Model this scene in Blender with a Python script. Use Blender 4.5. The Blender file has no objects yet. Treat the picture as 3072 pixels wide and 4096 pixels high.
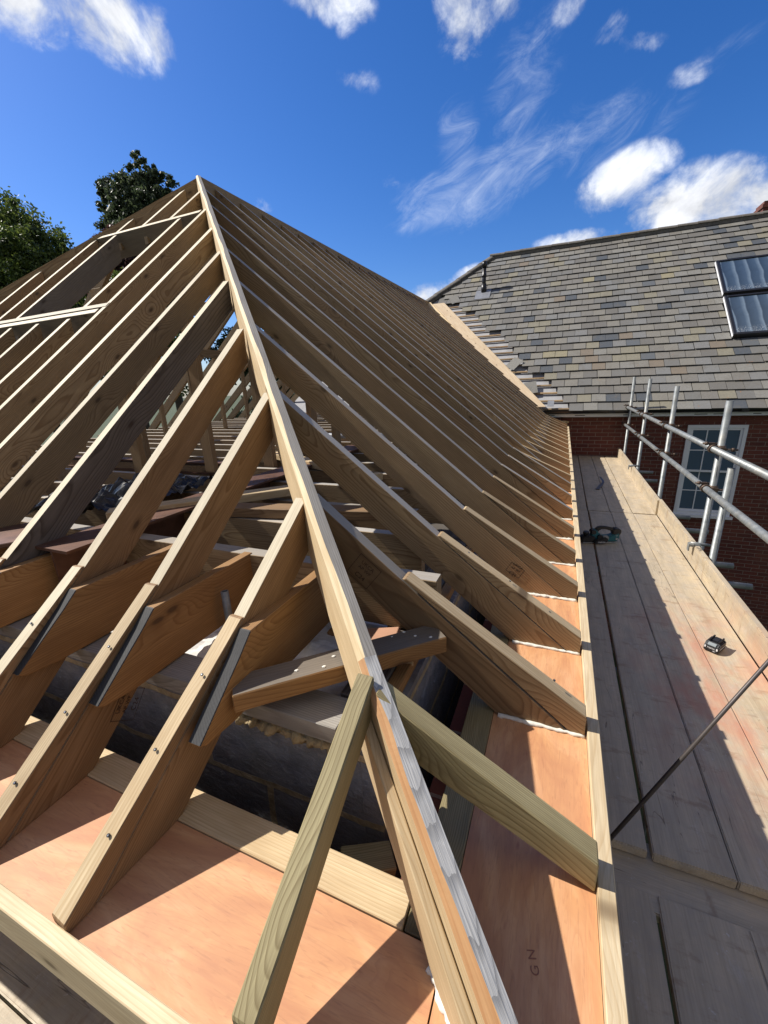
import bpy, bmesh, math, random
from mathutils import Vector, Matrix, Quaternion, noise
random.seed(7)
V = Vector
S = bpy.context.scene
C = S.collection
X, Y, Z = V((1,0,0)), V((0,1,0)), V((0,0,1))

# ------------------------------------------------------------------ nodes
class NT:
    def __init__(s, name, rough=.75):
        s.m = bpy.data.materials.new(name); s.m.use_nodes = True
        s.t = s.m.node_tree; s.b = s.t.nodes['Principled BSDF']; s.b.inputs['Roughness'].default_value = rough
    def n(s, kind, **kw):
        nd = s.t.nodes.new(kind)
        for k, v in kw.items(): setattr(nd, k, v)
        return nd
    def put(s, sock, v):
        if hasattr(v, 'is_output') or hasattr(v, 'links'): s.t.links.new(v, sock)
        else: sock.default_value = v
    def math(s, op, a, b=0.0, c=None, clamp=False):
        nd = s.n('ShaderNodeMath', operation=op, use_clamp=clamp)
        s.put(nd.inputs[0], a); s.put(nd.inputs[1], b)
        if c is not None: s.put(nd.inputs[2], c)
        return nd.outputs[0]
    def noise(s, vec, scale, detail=3, rough=.55, dist=0):
        nd = s.n('ShaderNodeTexNoise'); s.put(nd.inputs['Vector'], vec)
        nd.inputs['Scale'].default_value = scale; nd.inputs['Detail'].default_value = detail
        nd.inputs['Roughness'].default_value = rough; nd.inputs['Distortion'].default_value = dist
        return nd.outputs[0]
    def mapping(s, vec, scale=(1,1,1), loc=(0,0,0), rot=(0,0,0)):
        nd = s.n('ShaderNodeMapping'); s.put(nd.inputs[0], vec)
        s.put(nd.inputs['Location'], loc); nd.inputs['Rotation'].default_value = rot; nd.inputs['Scale'].default_value = scale
        return nd.outputs[0]
    def mix(s, f, a, b, mode='MIX'):
        nd = s.n('ShaderNodeMix', data_type='RGBA', blend_type=mode)
        s.put(nd.inputs[0], f); s.put(nd.inputs[6], a); s.put(nd.inputs[7], b)
        return nd.outputs[2]
    def ramp(s, v, stops):
        nd = s.n('ShaderNodeValToRGB'); s.put(nd.inputs[0], v)
        e = nd.color_ramp.elements
        while len(e) < len(stops): e.new(.5)
        for i, (p, c) in enumerate(stops):
            e[i].position = p; e[i].color = (*c, 1) if len(c) == 3 else c
        return nd.outputs[0]
    def rng(s, v, a, b, c=0., d=1., smooth=False):
        nd = s.n('ShaderNodeMapRange'); nd.clamp = True
        if smooth: nd.interpolation_type = 'SMOOTHSTEP'
        s.put(nd.inputs[0], v)
        for i, q in enumerate((a, b, c, d)): nd.inputs[i+1].default_value = q
        return nd.outputs[0]
    def bump(s, h, strength=.3, dist=.002):
        nd = s.n('ShaderNodeBump'); nd.inputs['Strength'].default_value = strength; nd.inputs['Distance'].default_value = dist
        s.put(nd.inputs['Height'], h); s.t.links.new(nd.outputs[0], s.b.inputs['Normal'])
    def col(s, c):
        s.put(s.b.inputs['Base Color'], c if not isinstance(c, tuple) or len(c) == 4 else (*c, 1))
    def obj(s): return s.n('ShaderNodeTexCoord').outputs['Object']
    def rand(s): return s.n('ShaderNodeObjectInfo').outputs['Random']
    def geo(s, k): return s.n('ShaderNodeNewGeometry').outputs[k]

def wood(name, light, dark, var=(), ring=.011, rough=.72, knots=1.0, grime=None, contrast=1.0, ray=.35, grey=None):
    t = NT(name, rough)
    o, r = t.obj(), t.rand()
    r2 = t.math('FRACT', t.math('MULTIPLY', r, 17.31)); r3 = t.math('FRACT', t.math('MULTIPLY', r, 53.7))
    cmb = t.n('ShaderNodeCombineXYZ'); t.put(cmb.inputs[0], t.math('MULTIPLY', r, 31.)); t.put(cmb.inputs[1], t.math('MULTIPLY', r2, 9.)); t.put(cmb.inputs[2], t.math('MULTIPLY', r3, 9.))
    sep = t.n('ShaderNodeSeparateXYZ'); t.put(sep.inputs[0], o)
    x, y, z = sep.outputs
    off = cmb.outputs[0]
    # knots: sparse 2-D cells along the face; the rings bend round them
    kv = t.n('ShaderNodeVectorMath', operation='ADD'); t.put(kv.inputs[0], o); t.put(kv.inputs[1], off)
    kvec = t.mapping(kv.outputs[0], (1.7, 4.2, 0))
    vo = t.n('ShaderNodeTexVoronoi', voronoi_dimensions='2D'); t.put(vo.inputs['Vector'], kvec); vo.inputs['Scale'].default_value = 1.0; vo.inputs['Randomness'].default_value = 1.0
    kd = vo.outputs['Distance']
    kb = t.math('MULTIPLY', t.rng(kd, .0, .36, 1., 0., True), .045*knots)
    lf = t.noise(t.mapping(kv.outputs[0], (1.3, 6., 6.)), 1.0, 1)
    ff = t.noise(t.mapping(kv.outputs[0], (7., 40., 40.)), 1.0, 1)
    py = t.math('ADD', y, t.math('MULTIPLY', t.math('SUBTRACT', r2, .5), .22))
    pz = t.math('ADD', z, t.math('ADD', .035, t.math('MULTIPLY', r3, .09)))
    d = t.math('SQRT', t.math('ADD', t.math('MULTIPLY', py, py), t.math('MULTIPLY', pz, pz)))
    d = t.math('ADD', d, t.math('MULTIPLY', lf, .075))
    d = t.math('ADD', d, t.math('MULTIPLY', ff, .004))
    d = t.math('ADD', d, kb)
    fr = t.math('FRACT', t.math('DIVIDE', d, ring))
    g = t.ramp(fr, [(0, (0,0,0)), (.55, (.25,.25,.25)), (.88, (1,1,1)), (1., (0,0,0))])
    g = t.math('MULTIPLY', g, contrast)
    tone = t.rng(t.math('FRACT', t.math('MULTIPLY', r, 91.7)), 0., 1., .68, 1.12)
    fib = t.noise(t.mapping(kv.outputs[0], (7., 230., 230.)), 1.0, 2, .7)
    base = t.mix(g, (*light, 1), (*dark, 1))
    if var:
        for i, vcol in enumerate(var):
            rr = t.math('FRACT', t.math('MULTIPLY', r, 7.7+13.9*i))
            base = t.mix(t.rng(rr, .45, .95, 0., .8), base, t.mix(.8, base, (*vcol, 1), 'MULTIPLY'))
    base = t.mix(t.rng(fib, .35, .7, 0, ray), base, (*[c*.55 for c in dark], 1))
    blot = t.noise(t.mapping(kv.outputs[0], (3., 14., 14.)), 1.0, 3, .7)
    base = t.mix(t.rng(blot, .38, .68, 0, .5), base, (*[c*.8 for c in dark], 1))
    if knots > 0:
        base = t.mix(t.rng(kd, .022, .042, .85, 0.), base, (.05, .022, .01, 1))
        ringk = t.math('MULTIPLY', t.rng(kd, .03, .085, .55, 0.), 1.0)
        base = t.mix(ringk, base, (*[c*.5 for c in dark], 1))
    if grey:
        gm = t.noise(t.mapping(kv.outputs[0], (1.5, 10., 10.)), 1.0, 3)
        base = t.mix(t.rng(gm, .35, .65, .45, .95), base, t.mix(fib, (*grey, 1), (*[c*.6 for c in grey], 1)))
    tv = t.n('ShaderNodeVectorMath', operation='SCALE'); t.put(tv.inputs[0], base); t.put(tv.inputs['Scale'], tone); base = tv.outputs[0]
    if grime:
        gm = t.noise(kv.outputs[0], 6.5, 5, .65)
        base = t.mix(t.rng(gm, .42, .72, 0, .6), base, (*grime, 1))
    t.col(base)
    h = t.math('ADD', t.math('MULTIPLY', fib, .6), t.math('MULTIPLY', g, .25))
    t.bump(h, .35, .0015)
    return t.m

PINE_L, PINE_D = (.45,.325,.18), (.26,.165,.08)
mRaft  = wood('rafter_pine', PINE_L, PINE_D, var=((.88,.70,.58),(.82,.80,.75)), ring=.0075, contrast=1.15)
mRaftTop = wood('rafter_edge_sky_grey', (.60,.51,.38), (.42,.33,.22), knots=0, ring=.006, grey=(.50,.47,.43), contrast=.6)  # top faces: weathering and grazing sky light put into the grey
mRaftLit = wood('rafter_edge_sunlit', (.80,.70,.50), (.62,.50,.32), knots=0, ring=.006, contrast=.5)  # same pine, paler: sunlight on the top faces put into the colour
mFresh = wood('fresh_pine', (.74,.58,.35), (.52,.34,.16), ring=.0065, knots=.6, contrast=.6)
mOrange= wood('amber_pine', (.44,.25,.095), (.25,.115,.035), ring=.0065, contrast=.8)
mTreat = wood('treated_pine', (.50,.42,.22), (.24,.18,.075), ring=.0045, contrast=.9, knots=.8, var=((.85,.95,.75),))
mGrey  = wood('weathered_timber', (.44,.41,.36), (.22,.20,.175), ring=.007, knots=.6, contrast=.8, grime=(.29,.265,.23))
mTaupe = wood('taupe_old_pine', (.24,.20,.155), (.15,.12,.09), ring=.008, knots=.5, contrast=.6)  # old pine, dark taupe all over
mEndGrey = wood('weathered_shaded_end', (.06,.058,.058), (.03,.03,.03), ring=.006, knots=0)  # weathered grey, plus the neighbouring rafter's shade put into the colour
mOld   = wood('old_dark_timber', (.20,.17,.145), (.09,.07,.055), ring=.01, knots=.6, var=((.8,.8,.8),))
mNear = wood('amber_bounce_pine', (.43,.27,.135), (.23,.12,.045), var=((1.,.85,.75),), ring=.0065, contrast=.85)  # orange bounce from the plywood put into the pine colour
mPale  = wood('pale_softwood', (.80,.66,.43), (.60,.42,.22), ring=.007, knots=.5, contrast=.55)

def mk_deck():
    t = NT('scaffold_board_wood', .62)
    o, r = t.obj(), t.rand()
    cmb = t.n('ShaderNodeCombineXYZ'); t.put(cmb.inputs[0], t.math('MULTIPLY', r, 41.)); t.put(cmb.inputs[1], t.math('MULTIPLY', r, 7.))
    kv = t.n('ShaderNodeVectorMath', operation='ADD'); t.put(kv.inputs[0], o); t.put(kv.inputs[1], cmb.outputs[0]); v = kv.outputs[0]
    a = t.noise(t.mapping(v, (2., 14., 14.)), 1., 4, .65)
    b = t.noise(v, 9., 5, .7)
    c = t.noise(t.mapping(v, (14., 5., 5.)), 1., 5, .7)
    fib = t.noise(t.mapping(v, (5., 170., 170.)), 1., 3, .6)
    base = t.ramp(a, [(.25, (.35,.285,.19)), (.5, (.50,.41,.28)), (.75, (.62,.50,.33))])
    base = t.mix(t.rng(fib, .4, .7, 0, .35), base, (.25,.18,.11,1))
    base = t.mix(t.rng(b, .42, .70, 0, .6), base, (.36,.32,.27,1))
    base = t.mix(t.rng(c, .56, .66, 0, .65), base, (.29,.20,.125,1))
    sp = t.noise(v, 34., 4, .75)
    base = t.mix(t.rng(sp, .64, .70, 0, .5), base, (.66,.63,.57,1))
    # brick dust: stains with a place of their own
    w = t.geo('Position')
    dm = t.noise(t.mapping(w, (3., 1.2, 1.)), 2.2, 5, .65)
    vm = t.n('ShaderNodeVectorMath', operation='DISTANCE'); t.put(vm.inputs[0], t.mapping(w, (1., .42, 1.))); vm.inputs[1].default_value = (.85, .95, 0)
    dd = t.math('MULTIPLY', t.rng(vm.outputs['Value'], .10, .55, 1., 0., True), t.rng(dm, .42, .66, 0, .65))
    base = t.mix(dd, base, (.50,.19,.11,1))
    dm2 = t.noise(t.mapping(w, (2., 1., 1.)), 5., 6, .75)
    base = t.mix(t.rng(dm2, .60, .72, 0, .35), base, (.62,.58,.53,1))
    # long drying cracks
    cr = t.noise(t.mapping(v, (.8, 9., 1.)), 1., 3, .6, .6)
    crk = t.math('ABSOLUTE', t.math('SUBTRACT', cr, .52))
    gate = t.rng(t.noise(t.mapping(v, (1.2, 2., 1.)), 1., 1), .48, .56, 0, 1)
    ck = t.math('MULTIPLY', t.rng(crk, .0, .0028, .8, 0.), gate)
    base = t.mix(ck, base, (.07,.05,.035,1))
    t.col(base)
    t.put(t.b.inputs['Roughness'], t.rng(b, .35, .65, .45, .75))
    t.bump(t.math('SUBTRACT', t.math('ADD', t.math('MULTIPLY', fib, .5), b), ck), .3, .003)
    return t.m
mDeck = mk_deck()

def mk_ply():
    t = NT('red_plywood', .6)
    v = t.mapping(t.obj(), (1.5, 5.5, 5.5))
    a = t.noise(v, 1.3, 5, .6, 2.2)
    b = t.noise(t.mapping(t.obj(), (3., 60., 60.)), 1., 3, .6)
    base = t.ramp(a, [(.25, (.48,.215,.105)), (.5, (.60,.305,.140)), (.62, (.67,.37,.185)), (.78, (.56,.26,.13))])
    base = t.mix(t.rng(b, .4, .75, 0, .35), base, (.42,.18,.10,1))
    sp = t.noise(t.mapping(t.obj(), (3., 9., 9.)), 4., 2)
    base = t.mix(t.rng(sp, .70, .76, 0, .5), base, (.34,.10,.06,1))
    gv = t.noise(t.mapping(t.obj(), (1.1, 9., 9.)), 1.6, 2, .5, 1.2)
    gl = t.math('FRACT', t.math('MULTIPLY', gv, 16.))
    base = t.mix(t.rng(gl, .66, .97, 0, .28), base, (.44,.20,.10,1))
    fine = t.noise(t.mapping(t.obj(), (22., 160., 160.)), 1., 2, .7)
    base = t.mix(t.rng(fine, .58, .70, 0, .35), base, (.34,.15,.08,1))
    t.col(base); t.bump(b, .15, .001)
    return t.m
mPly = mk_ply()

def mk_block():
    t = NT('dense_concrete_block', .8)
    o = t.obj()
    d = t.n('ShaderNodeTexNoise'); t.put(d.inputs['Vector'], o); d.inputs['Scale'].default_value = 7; d.inputs['Detail'].default_value = 4
    ds = t.n('ShaderNodeVectorMath', operation='MULTIPLY_ADD'); t.put(ds.inputs[0], d.outputs['Color']); ds.inputs[1].default_value = (.03,.03,.03); t.put(ds.inputs[2], o)
    br = t.n('ShaderNodeTexBrick'); t.put(br.inputs['Vector'], ds.outputs[0])
    br.inputs['Scale'].default_value = 1; br.inputs['Brick Width'].default_value = .45; br.inputs['Row Height'].default_value = .225
    br.inputs['Mortar Size'].default_value = .012; br.inputs['Mortar Smooth'].default_value = .1
    n1 = t.noise(o, 14., 6, .7)
    sc = t.noise(t.mapping(o, (9., 16., 9.), rot=(0,0,.7)), 2., 4, .7, 1.)
    blk = t.ramp(n1, [(.3, (.16,.155,.155)), (.7, (.31,.30,.30))])
    blk = t.mix(t.rng(sc, .60, .70, 0, .7), blk, (.42,.42,.43,1))
    mor = t.ramp(t.noise(o, 30., 4), [(.3, (.32,.24,.13)), (.7, (.58,.46,.28))])
    t.col(t.mix(br.outputs['Fac'], blk, mor))
    t.bump(t.math('ADD', t.math('MULTIPLY', br.outputs['Fac'], 1.3), t.math('ADD', n1, t.math('MULTIPLY', sc, .8))), .9, .012)
    return t.m
mBlock = mk_block()

def mk_brick():
    t = NT('red_brick', .85)
    o = t.obj()
    br = t.n('ShaderNodeTexBrick'); t.put(br.inputs['Vector'], o)
    br.inputs['Scale'].default_value = 1; br.inputs['Brick Width'].default_value = .225; br.inputs['Row Height'].default_value = .075
    br.inputs['Mortar Size'].default_value = .0055; br.inputs['Mortar Smooth'].default_value = .15; br.inputs['Bias'].default_value = -.1
    br.inputs['Color1'].default_value = (.165,.040,.025,1); br.inputs['Color2'].default_value = (.10,.025,.019,1); br.inputs['Mortar'].default_value = (.28,.215,.17,1)
    n1 = t.noise(o, 40., 5, .7); n2 = t.noise(o, 1.3, 3)
    c = t.mix(t.rng(n1, .35, .7, 0, .45), br.outputs['Color'], (.08,.03,.022,1))
    c = t.mix(t.rng(n2, .4, .7, 0, .3), c, (.25,.10,.06,1))
    t.col(c)
    t.bump(t.math('SUBTRACT', t.math('MULTIPLY', n1, .4), br.outputs['Fac']), .7, .006)
    return t.m
mBrick = mk_brick()

def mk_slate():
    t = NT('roof_slate', .62)
    r = t.geo('Random Per Island')
    r2 = t.math('FRACT', t.math('MULTIPLY', r, 37.7))
    base = t.n('ShaderNodeValToRGB'); t.put(base.inputs[0], r)
    e = base.color_ramp; e.interpolation = 'CONSTANT'
    cols = [(0,(0.183,0.173,0.152)),(.16,(0.210,0.198,0.168)),(.32,(0.159,0.156,0.144)),(.44,(0.234,0.215,0.156)),(.52,(0.191,0.191,0.183)),(.66,(0.147,0.140,0.125)),(.78,(0.222,0.215,0.191)),(.88,(0.203,0.164,0.120)),(.905,(0.066,0.078,0.092)),(.965,(0.101,0.113,0.125)),(.985,(0.281,0.249,0.156))]
    while len(e.elements) < len(cols): e.elements.new(.5)
    for i, (p, c) in enumerate(cols): e.elements[i].position = p; e.elements[i].color = (*c, 1)
    o = t.geo('Position')
    n1 = t.noise(o, 4.5, 6, .7); n2 = t.noise(o, 28., 5, .7); n3 = t.noise(o, 1.3, 4, .6)
    c = t.mix(t.rng(n2, .35, .7, 0, .4), base.outputs[0], (.12,.11,.095,1))
    c = t.mix(t.rng(n1, .52, .72, 0, .55), c, (.13,.115,.09,1))
    c = t.mix(t.rng(n2, .66, .72, 0, .5), c, (.45,.44,.40,1))
    sep = t.n('ShaderNodeSeparateXYZ'); t.put(sep.inputs[0], o)
    low = t.rng(sep.outputs[2], 1., 3.0, 1., .25)
    n4 = t.noise(o, 7., 5, .75)
    c = t.mix(t.math('MULTIPLY', t.rng(n4, .66, .70, 0, .8), low), c, (.30,.12,.035,1))
    t.col(c); t.bump(t.math('ADD', n2, n1), .5, .006)
    return t.m
mSlate = mk_slate()

def plain(name, colr, rough=.5, metal=0., nscale=20, namt=.25, bump=.1, spec=None):
    t = NT(name, rough); n1 = t.noise(t.obj(), nscale, 5, .65)
    t.col(t.mix(t.rng(n1, .35, .7, 0, namt), (*colr, 1), (*[c*.45 for c in colr], 1)))
    t.b.inputs['Metallic'].default_value = metal
    if bump: t.bump(n1, bump, .002)
    return t.m
def mk_galv():
    t = NT('galvanised_steel', .48)
    o = t.obj(); n1 = t.noise(o, 16., 5, .7); n2 = t.noise(o, 5., 3)
    vo = t.n('ShaderNodeTexVoronoi'); t.put(vo.inputs['Vector'], o); vo.inputs['Scale'].default_value = 55
    c = t.ramp(n1, [(.3, (.15,.165,.17)), (.55, (.25,.265,.265)), (.75, (.36,.355,.33))])
    c = t.mix(t.rng(n2, .5, .7, 0, .35), c, (.30,.27,.21,1))
    c = t.mix(t.rng(n1, .68, .74, 0, .7), c, (.48,.48,.46,1))
    t.col(c); t.b.inputs['Metallic'].default_value = .35; t.bump(n1, .25, .002)
    return t.m
mGalv = mk_galv()
mRust = plain('coupler_steel', (.11,.075,.055), .55, .5, 40, .6)
mGut  = plain('black_plastic', (.012,.012,.014), .35, 0, 12, .2)
mWhite= plain('white_upvc', (.82,.83,.85), .4, 0, 5, .12, 0)
mLead = plain('lead_flashing', (.30,.31,.33), .5, .3, 12, .5)
mFelt = plain('grey_felt', (.38,.38,.39), .8, 0, 5, .4, .5)
mRidge= plain('lichened_ridge_tile', (.17,.155,.135), .9, 0, 16, .8, .8)
mFoam = plain('white_foam', (.80,.78,.70), .9, 0, 60, .35, .5)
mTeal = plain('teal_plastic', (.012,.13,.155), .42, 0, 30, .25)
mBlk  = plain('black_rubber', (.016,.016,.018), .5, 0, 30, .4)
mSil  = plain('brushed_aluminium', (.55,.56,.57), .35, .8, 30, .2)
mTxtW = plain('white_print', (.75,.76,.76), .5, 0, 5, .05, 0)
mInk  = plain('black_ink', (.055,.03,.018), .8, 0, 5, .1, 0)
mDust = plain('plaster_rubble', (.74,.73,.70), .95, 0, 9, .55, 1.)
mRSJ  = plain('rusted_beam_steel', (.17,.085,.055), .5, .35, 14, .8, .3)
mGround = plain('rough_grass_ground', (.07,.09,.035), .95, 0, .6, .6, .6)
mPot  = plain('terracotta', (.42,.17,.09), .85, 0, 12, .4)
mVoid = plain('loft_void_dark', (.10,.085,.07), .9, 0, 3, .5)  # darkness of the void between joists put into the colour
def mk_glass(name, sky_tint, wave=0):
    t = NT(name, .06)
    t.col((*sky_tint, 1)); t.b.inputs['IOR'].default_value = 1.5
    n = t.noise(t.obj(), 2.2, 2); t.bump(n, .12, .01)
    return t.m
mGlass = mk_glass('window_glass', (.06,.105,.17))  # sky reflection put into the blue base colour
def mk_solar():
    t = NT('roof_light_glass', .12)
    o = t.obj(); sep = t.n('ShaderNodeSeparateXYZ'); t.put(sep.inputs[0], o)
    xx = t.math('ADD', sep.outputs[0], t.math('MULTIPLY', t.noise(o, 1.6, 2), .10))
    fr = t.math('FRACT', t.math('MULTIPLY', xx, 4.6))
    nz = t.noise(o, 7., 5, .7)
    c = t.ramp(fr, [(0, (.035,.055,.085)), (.6, (.055,.085,.13)), (.90, (.15,.20,.26)), (1., (.03,.045,.07))])  # pale wavy bands are reflections painted into the pane
    c = t.mix(t.rng(nz, .45, .8, 0, .3), c, (.02,.03,.045,1))
    y = sep.outputs[1]
    sp = t.noise(o, 45., 4, .8)
    edge = t.rng(y, -.47, -.36, 1., 0.)
    c = t.mix(t.math('MULTIPLY', t.rng(sp, .56, .6, 0, .7), edge), c, (.55,.57,.58,1))
    t.col(c); return t.m
mRoofGlass = mk_solar()

# ------------------------------------------------------------------ builders
def tag(o, label, cat, group=None):
    o['label'] = label; o['category'] = cat
    if group: o['group'] = group
    return o
def empty(name, loc, label=None, cat=None, group=None, rotz=0):
    o = bpy.data.objects.new(name, None); C.objects.link(o); o.empty_display_size = .1
    o.matrix_world = Matrix.Translation(V(loc)) @ Matrix.Rotation(rotz, 4, 'Z')
    if label: tag(o, label, cat, group)
    return o
def frame(org, ex, ey, ez):
    m = Matrix((ex, ey, ez)).transposed().to_4x4(); m.translation = V(org); return m
WM = {}
def link(name, bm, mats, parent=None, mw=None, smooth=False, label=None):
    me = bpy.data.meshes.new(name)
    bmesh.ops.recalc_face_normals(bm, faces=bm.faces) if not smooth == 'keep' else None
    bm.to_mesh(me); bm.free()
    for m in (mats if isinstance(mats, (list, tuple)) else [mats]): me.materials.append(m)
    if smooth:
        for p in me.polygons: p.use_smooth = True
    o = bpy.data.objects.new(name, me); C.objects.link(o)
    mw = mw or Matrix.Identity(4)
    WM[o.name] = mw
    if parent:
        o.parent = parent
        pw = WM.get(parent.name) or parent.matrix_basis
        o.matrix_basis = pw.inverted() @ mw
    else: o.matrix_basis = mw
    if label: o['label'] = label
    return o
def world(e): WM[e.name] = e.matrix_basis.copy(); return e

def poly_bm(pts, th, bev=.002, topmat=None):
    """2-D outline (x,y) extruded +-th/2 along local z"""
    bm = bmesh.new()
    a = [bm.verts.new((p[0], p[1], -th/2)) for p in pts]; b = [bm.verts.new((p[0], p[1], th/2)) for p in pts]
    bm.faces.new(a[::-1]); bm.faces.new(b)
    n = len(pts)
    for i in range(n): bm.faces.new((a[i], a[(i+1)%n], b[(i+1)%n], b[i]))
    bmesh.ops.recalc_face_normals(bm, faces=bm.faces)
    if topmat is not None:
        for f in bm.faces:
            if f.normal.y > .75: f.material_index = topmat
    if bev: bmesh.ops.bevel(bm, geom=list(bm.edges), offset=bev, segments=1, affect='EDGES')
    return bm
def prism(name, pts, ang, org, U, th, mats, parent=None, bev=.002, topmat=None, label=None, jit=0):
    """pts in a vertical plane: (u along horizontal U, z), world origin org; local x follows slope ang"""
    ca, sa = math.cos(ang), math.sin(ang)
    u0, z0 = pts[0]
    L = [((u-u0)*ca + (z-z0)*sa, -(u-u0)*sa + (z-z0)*ca) for u, z in pts]
    ex = U*ca + Z*sa; ey = -U*sa + Z*ca; ez = ex.cross(ey)
    mw = frame(V(org) + U*u0 + Z*z0, ex, ey, ez)
    if jit: mw = mw @ Matrix.Rotation(random.uniform(-jit, jit), 4, 'X') @ Matrix.Rotation(random.uniform(-jit, jit)*.4, 4, 'Y')
    return link(name, poly_bm(L, th, bev, topmat), mats, parent, mw, label=label)
def beam(name, p0, p1, w, h, mats, parent=None, up=Z, bev=.002, label=None, topmat=None, twist=0):
    """box from p0 to p1 (centre line of its TOP face), w across, h down"""
    p0, p1 = V(p0), V(p1); ex = (p1-p0).normalized(); ez = ex.cross(V(up)).normalized(); ey = ez.cross(ex)
    if twist: q = Quaternion(ex, twist); ey = q @ ey; ez = q @ ez
    L = (p1-p0).length
    mw = frame(p0, ex, ey, ez)
    return link(name, poly_bm([(0,-h),(L,-h),(L,0),(0,0)], w, bev, topmat), mats, parent, mw, label=label)
def bm_box(bm, lo, hi, mi=0, M=None):
    vs = []
    for x in (lo[0], hi[0]):
        for y in (lo[1], hi[1]):
            for z in (lo[2], hi[2]):
                v = V((x,y,z)); vs.append(bm.verts.new(M @ v if M else v))
    fs = [(0,1,3,2),(4,6,7,5),(0,4,5,1),(2,3,7,6),(0,2,6,4),(1,5,7,3)]
    for f in fs:
        fc = bm.faces.new([vs[i] for i in f]); fc.material_index = mi
    return vs
def box(name, lo, hi, mats, parent=None, bev=.003, label=None, mw=None):
    """world box, object origin at its centre"""
    c = (V(lo)+V(hi))/2; h = (V(hi)-V(lo))/2
    bm = bmesh.new(); bm_box(bm, -h, h)
    if bev: bmesh.ops.bevel(bm, geom=list(bm.edges), offset=bev, segments=1, affect='EDGES')
    return link(name, bm, mats, parent, (mw or Matrix.Identity(4)) @ Matrix.Translation(c), label=label)
def tube_bm(bm, p0, p1, r, seg=16, cap=True, mi=0, r1=None):
    p0, p1 = V(p0), V(p1); d = (p1-p0).normalized(); a = d.orthogonal().normalized(); b = d.cross(a)
    A, B = [], []
    for i in range(seg):
        t = 2*math.pi*i/seg; o = a*math.cos(t)+b*math.sin(t)
        A.append(bm.verts.new(p0+o*r)); B.append(bm.verts.new(p1+o*(r1 or r)))
    for i in range(seg):
        f = bm.faces.new((A[i], A[(i+1)%seg], B[(i+1)%seg], B[i])); f.material_index = mi; f.smooth = True
    if cap:
        f = bm.faces.new(A[::-1]); f.material_index = mi; f = bm.faces.new(B); f.material_index = mi
def pipe(name, p0, p1, r, mat, parent=None, seg=20, label=None, hollow=True):
    p0, p1 = V(p0), V(p1); L = (p1-p0).length
    ex = (p1-p0).normalized(); ey = ex.orthogonal().normalized(); ez = ex.cross(ey)
    bm = bmesh.new()
    ri = r*.82
    rings = [(0,r),(L,r),(L,ri),(L-.12 if L>.3 else L*.6,ri)] if hollow else [(0,r),(L,r)]
    vs = []
    for x, rr in rings: vs.append([bm.verts.new((x, rr*math.cos(2*math.pi*i/seg), rr*math.sin(2*math.pi*i/seg))) for i in range(seg)])
    for k in range(len(vs)-1):
        for i in range(seg): f = bm.faces.new((vs[k][i], vs[k][(i+1)%seg], vs[k+1][(i+1)%seg], vs[k+1][i])); f.smooth = (k == 0)
    bm.faces.new(vs[0][::-1]); bm.faces.new(vs[-1])
    return link(name, bm, mat, parent, frame(p0, ex, ey, ez), label=label)
def text(name, body, size, mw, mat, parent, ext=.0006, align='CENTER'):
    cu = bpy.data.curves.new(name, 'FONT'); cu.body = body; cu.size = size; cu.extrude = ext; cu.align_x = align; cu.align_y = 'CENTER'
    o = bpy.data.objects.new(name, cu); C.objects.link(o)
    dg = bpy.context.evaluated_depsgraph_get(); me = bpy.data.meshes.new_from_object(o.evaluated_get(dg))
    bpy.data.objects.remove(o); me.materials.clear(); me.materials.append(mat)
    ob = bpy.data.objects.new(name, me); C.objects.link(ob); WM[ob.name] = mw
    if parent: ob.parent = parent; ob.matrix_basis = (WM.get(parent.name) or parent.matrix_basis).inverted() @ mw
    else: ob.matrix_basis = mw
    return ob
def noisy_tube(name, pts, r, mat, parent, amp=.6, seg=9, sub=26):
    bm = bmesh.new(); prev = None
    P = []
    for i in range(len(pts)-1):
        a, b = V(pts[i]), V(pts[i+1])
        for k in range(sub): P.append(a.lerp(b, k/sub))
    P.append(V(pts[-1]))
    org = P[0]
    for i, p in enumerate(P):
        d = (P[min(i+1, len(P)-1)]-P[max(i-1,0)]).normalized(); a = d.cross(Z).normalized(); b = a.cross(d)
        n0 = noise.noise(p*37)
        ring = []
        for k in range(seg):
            t = 2*math.pi*k/seg; q = a*math.cos(t)+b*math.sin(t)
            rr = r*(1+amp*n0+amp*noise.noise((p+q*r)*120))
            ring.append(bm.verts.new(p-org+q*rr+a*n0*r*.5))
        if prev:
            for k in range(seg): f = bm.faces.new((prev[k], prev[(k+1)%seg], ring[(k+1)%seg], ring[k])); f.smooth = True
        else: bm.faces.new(ring[::-1])
        prev = ring
    bm.faces.new(prev)
    return link(name, bm, mat, parent, Matrix.Translation(org))

# ================================================================== ROOF FRAME
SL = .82; A = math.atan(SL)
XF, YF = .169, .194            # outer faces of the two fascias
XI, YI = .137, .220            # inner faces
KX, KZ = -.372, .962            # sprocket kink on the long slope (plan x, top z)
KY = .733
APX, APY, APZ = -3.69, 4.053, 3.70
ZP = .585                      # plywood level
FT = .656                      # top of a rafter foot
TH = .047
roof = world(empty('timber_roof_frame', (-1.8, 2.5, .6), 'bare hipped roof frame of pale timber rafters without tiles, open to the sky', 'roof frame'))

def raf_outline(u_top, z_top, foot, kink_u, kink_z, plate_u, dep=.160, full=True):
    """outline in (u,z), u grows to the eaves. straight rafter that dies into the gutter board"""
    # top line: z = kink_z - SL*(u-kink_u)
    tz = lambda u: kink_z - SL*(u-kink_u)
    ue = kink_u + (kink_z-ZP-.002)/SL
    ub = kink_u + (kink_z-dep-ZP-.002)/SL
    return [(u_top, tz(u_top)), (ue, ZP+.002), (ub, ZP+.002), (u_top, tz(u_top)-dep)]

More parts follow.
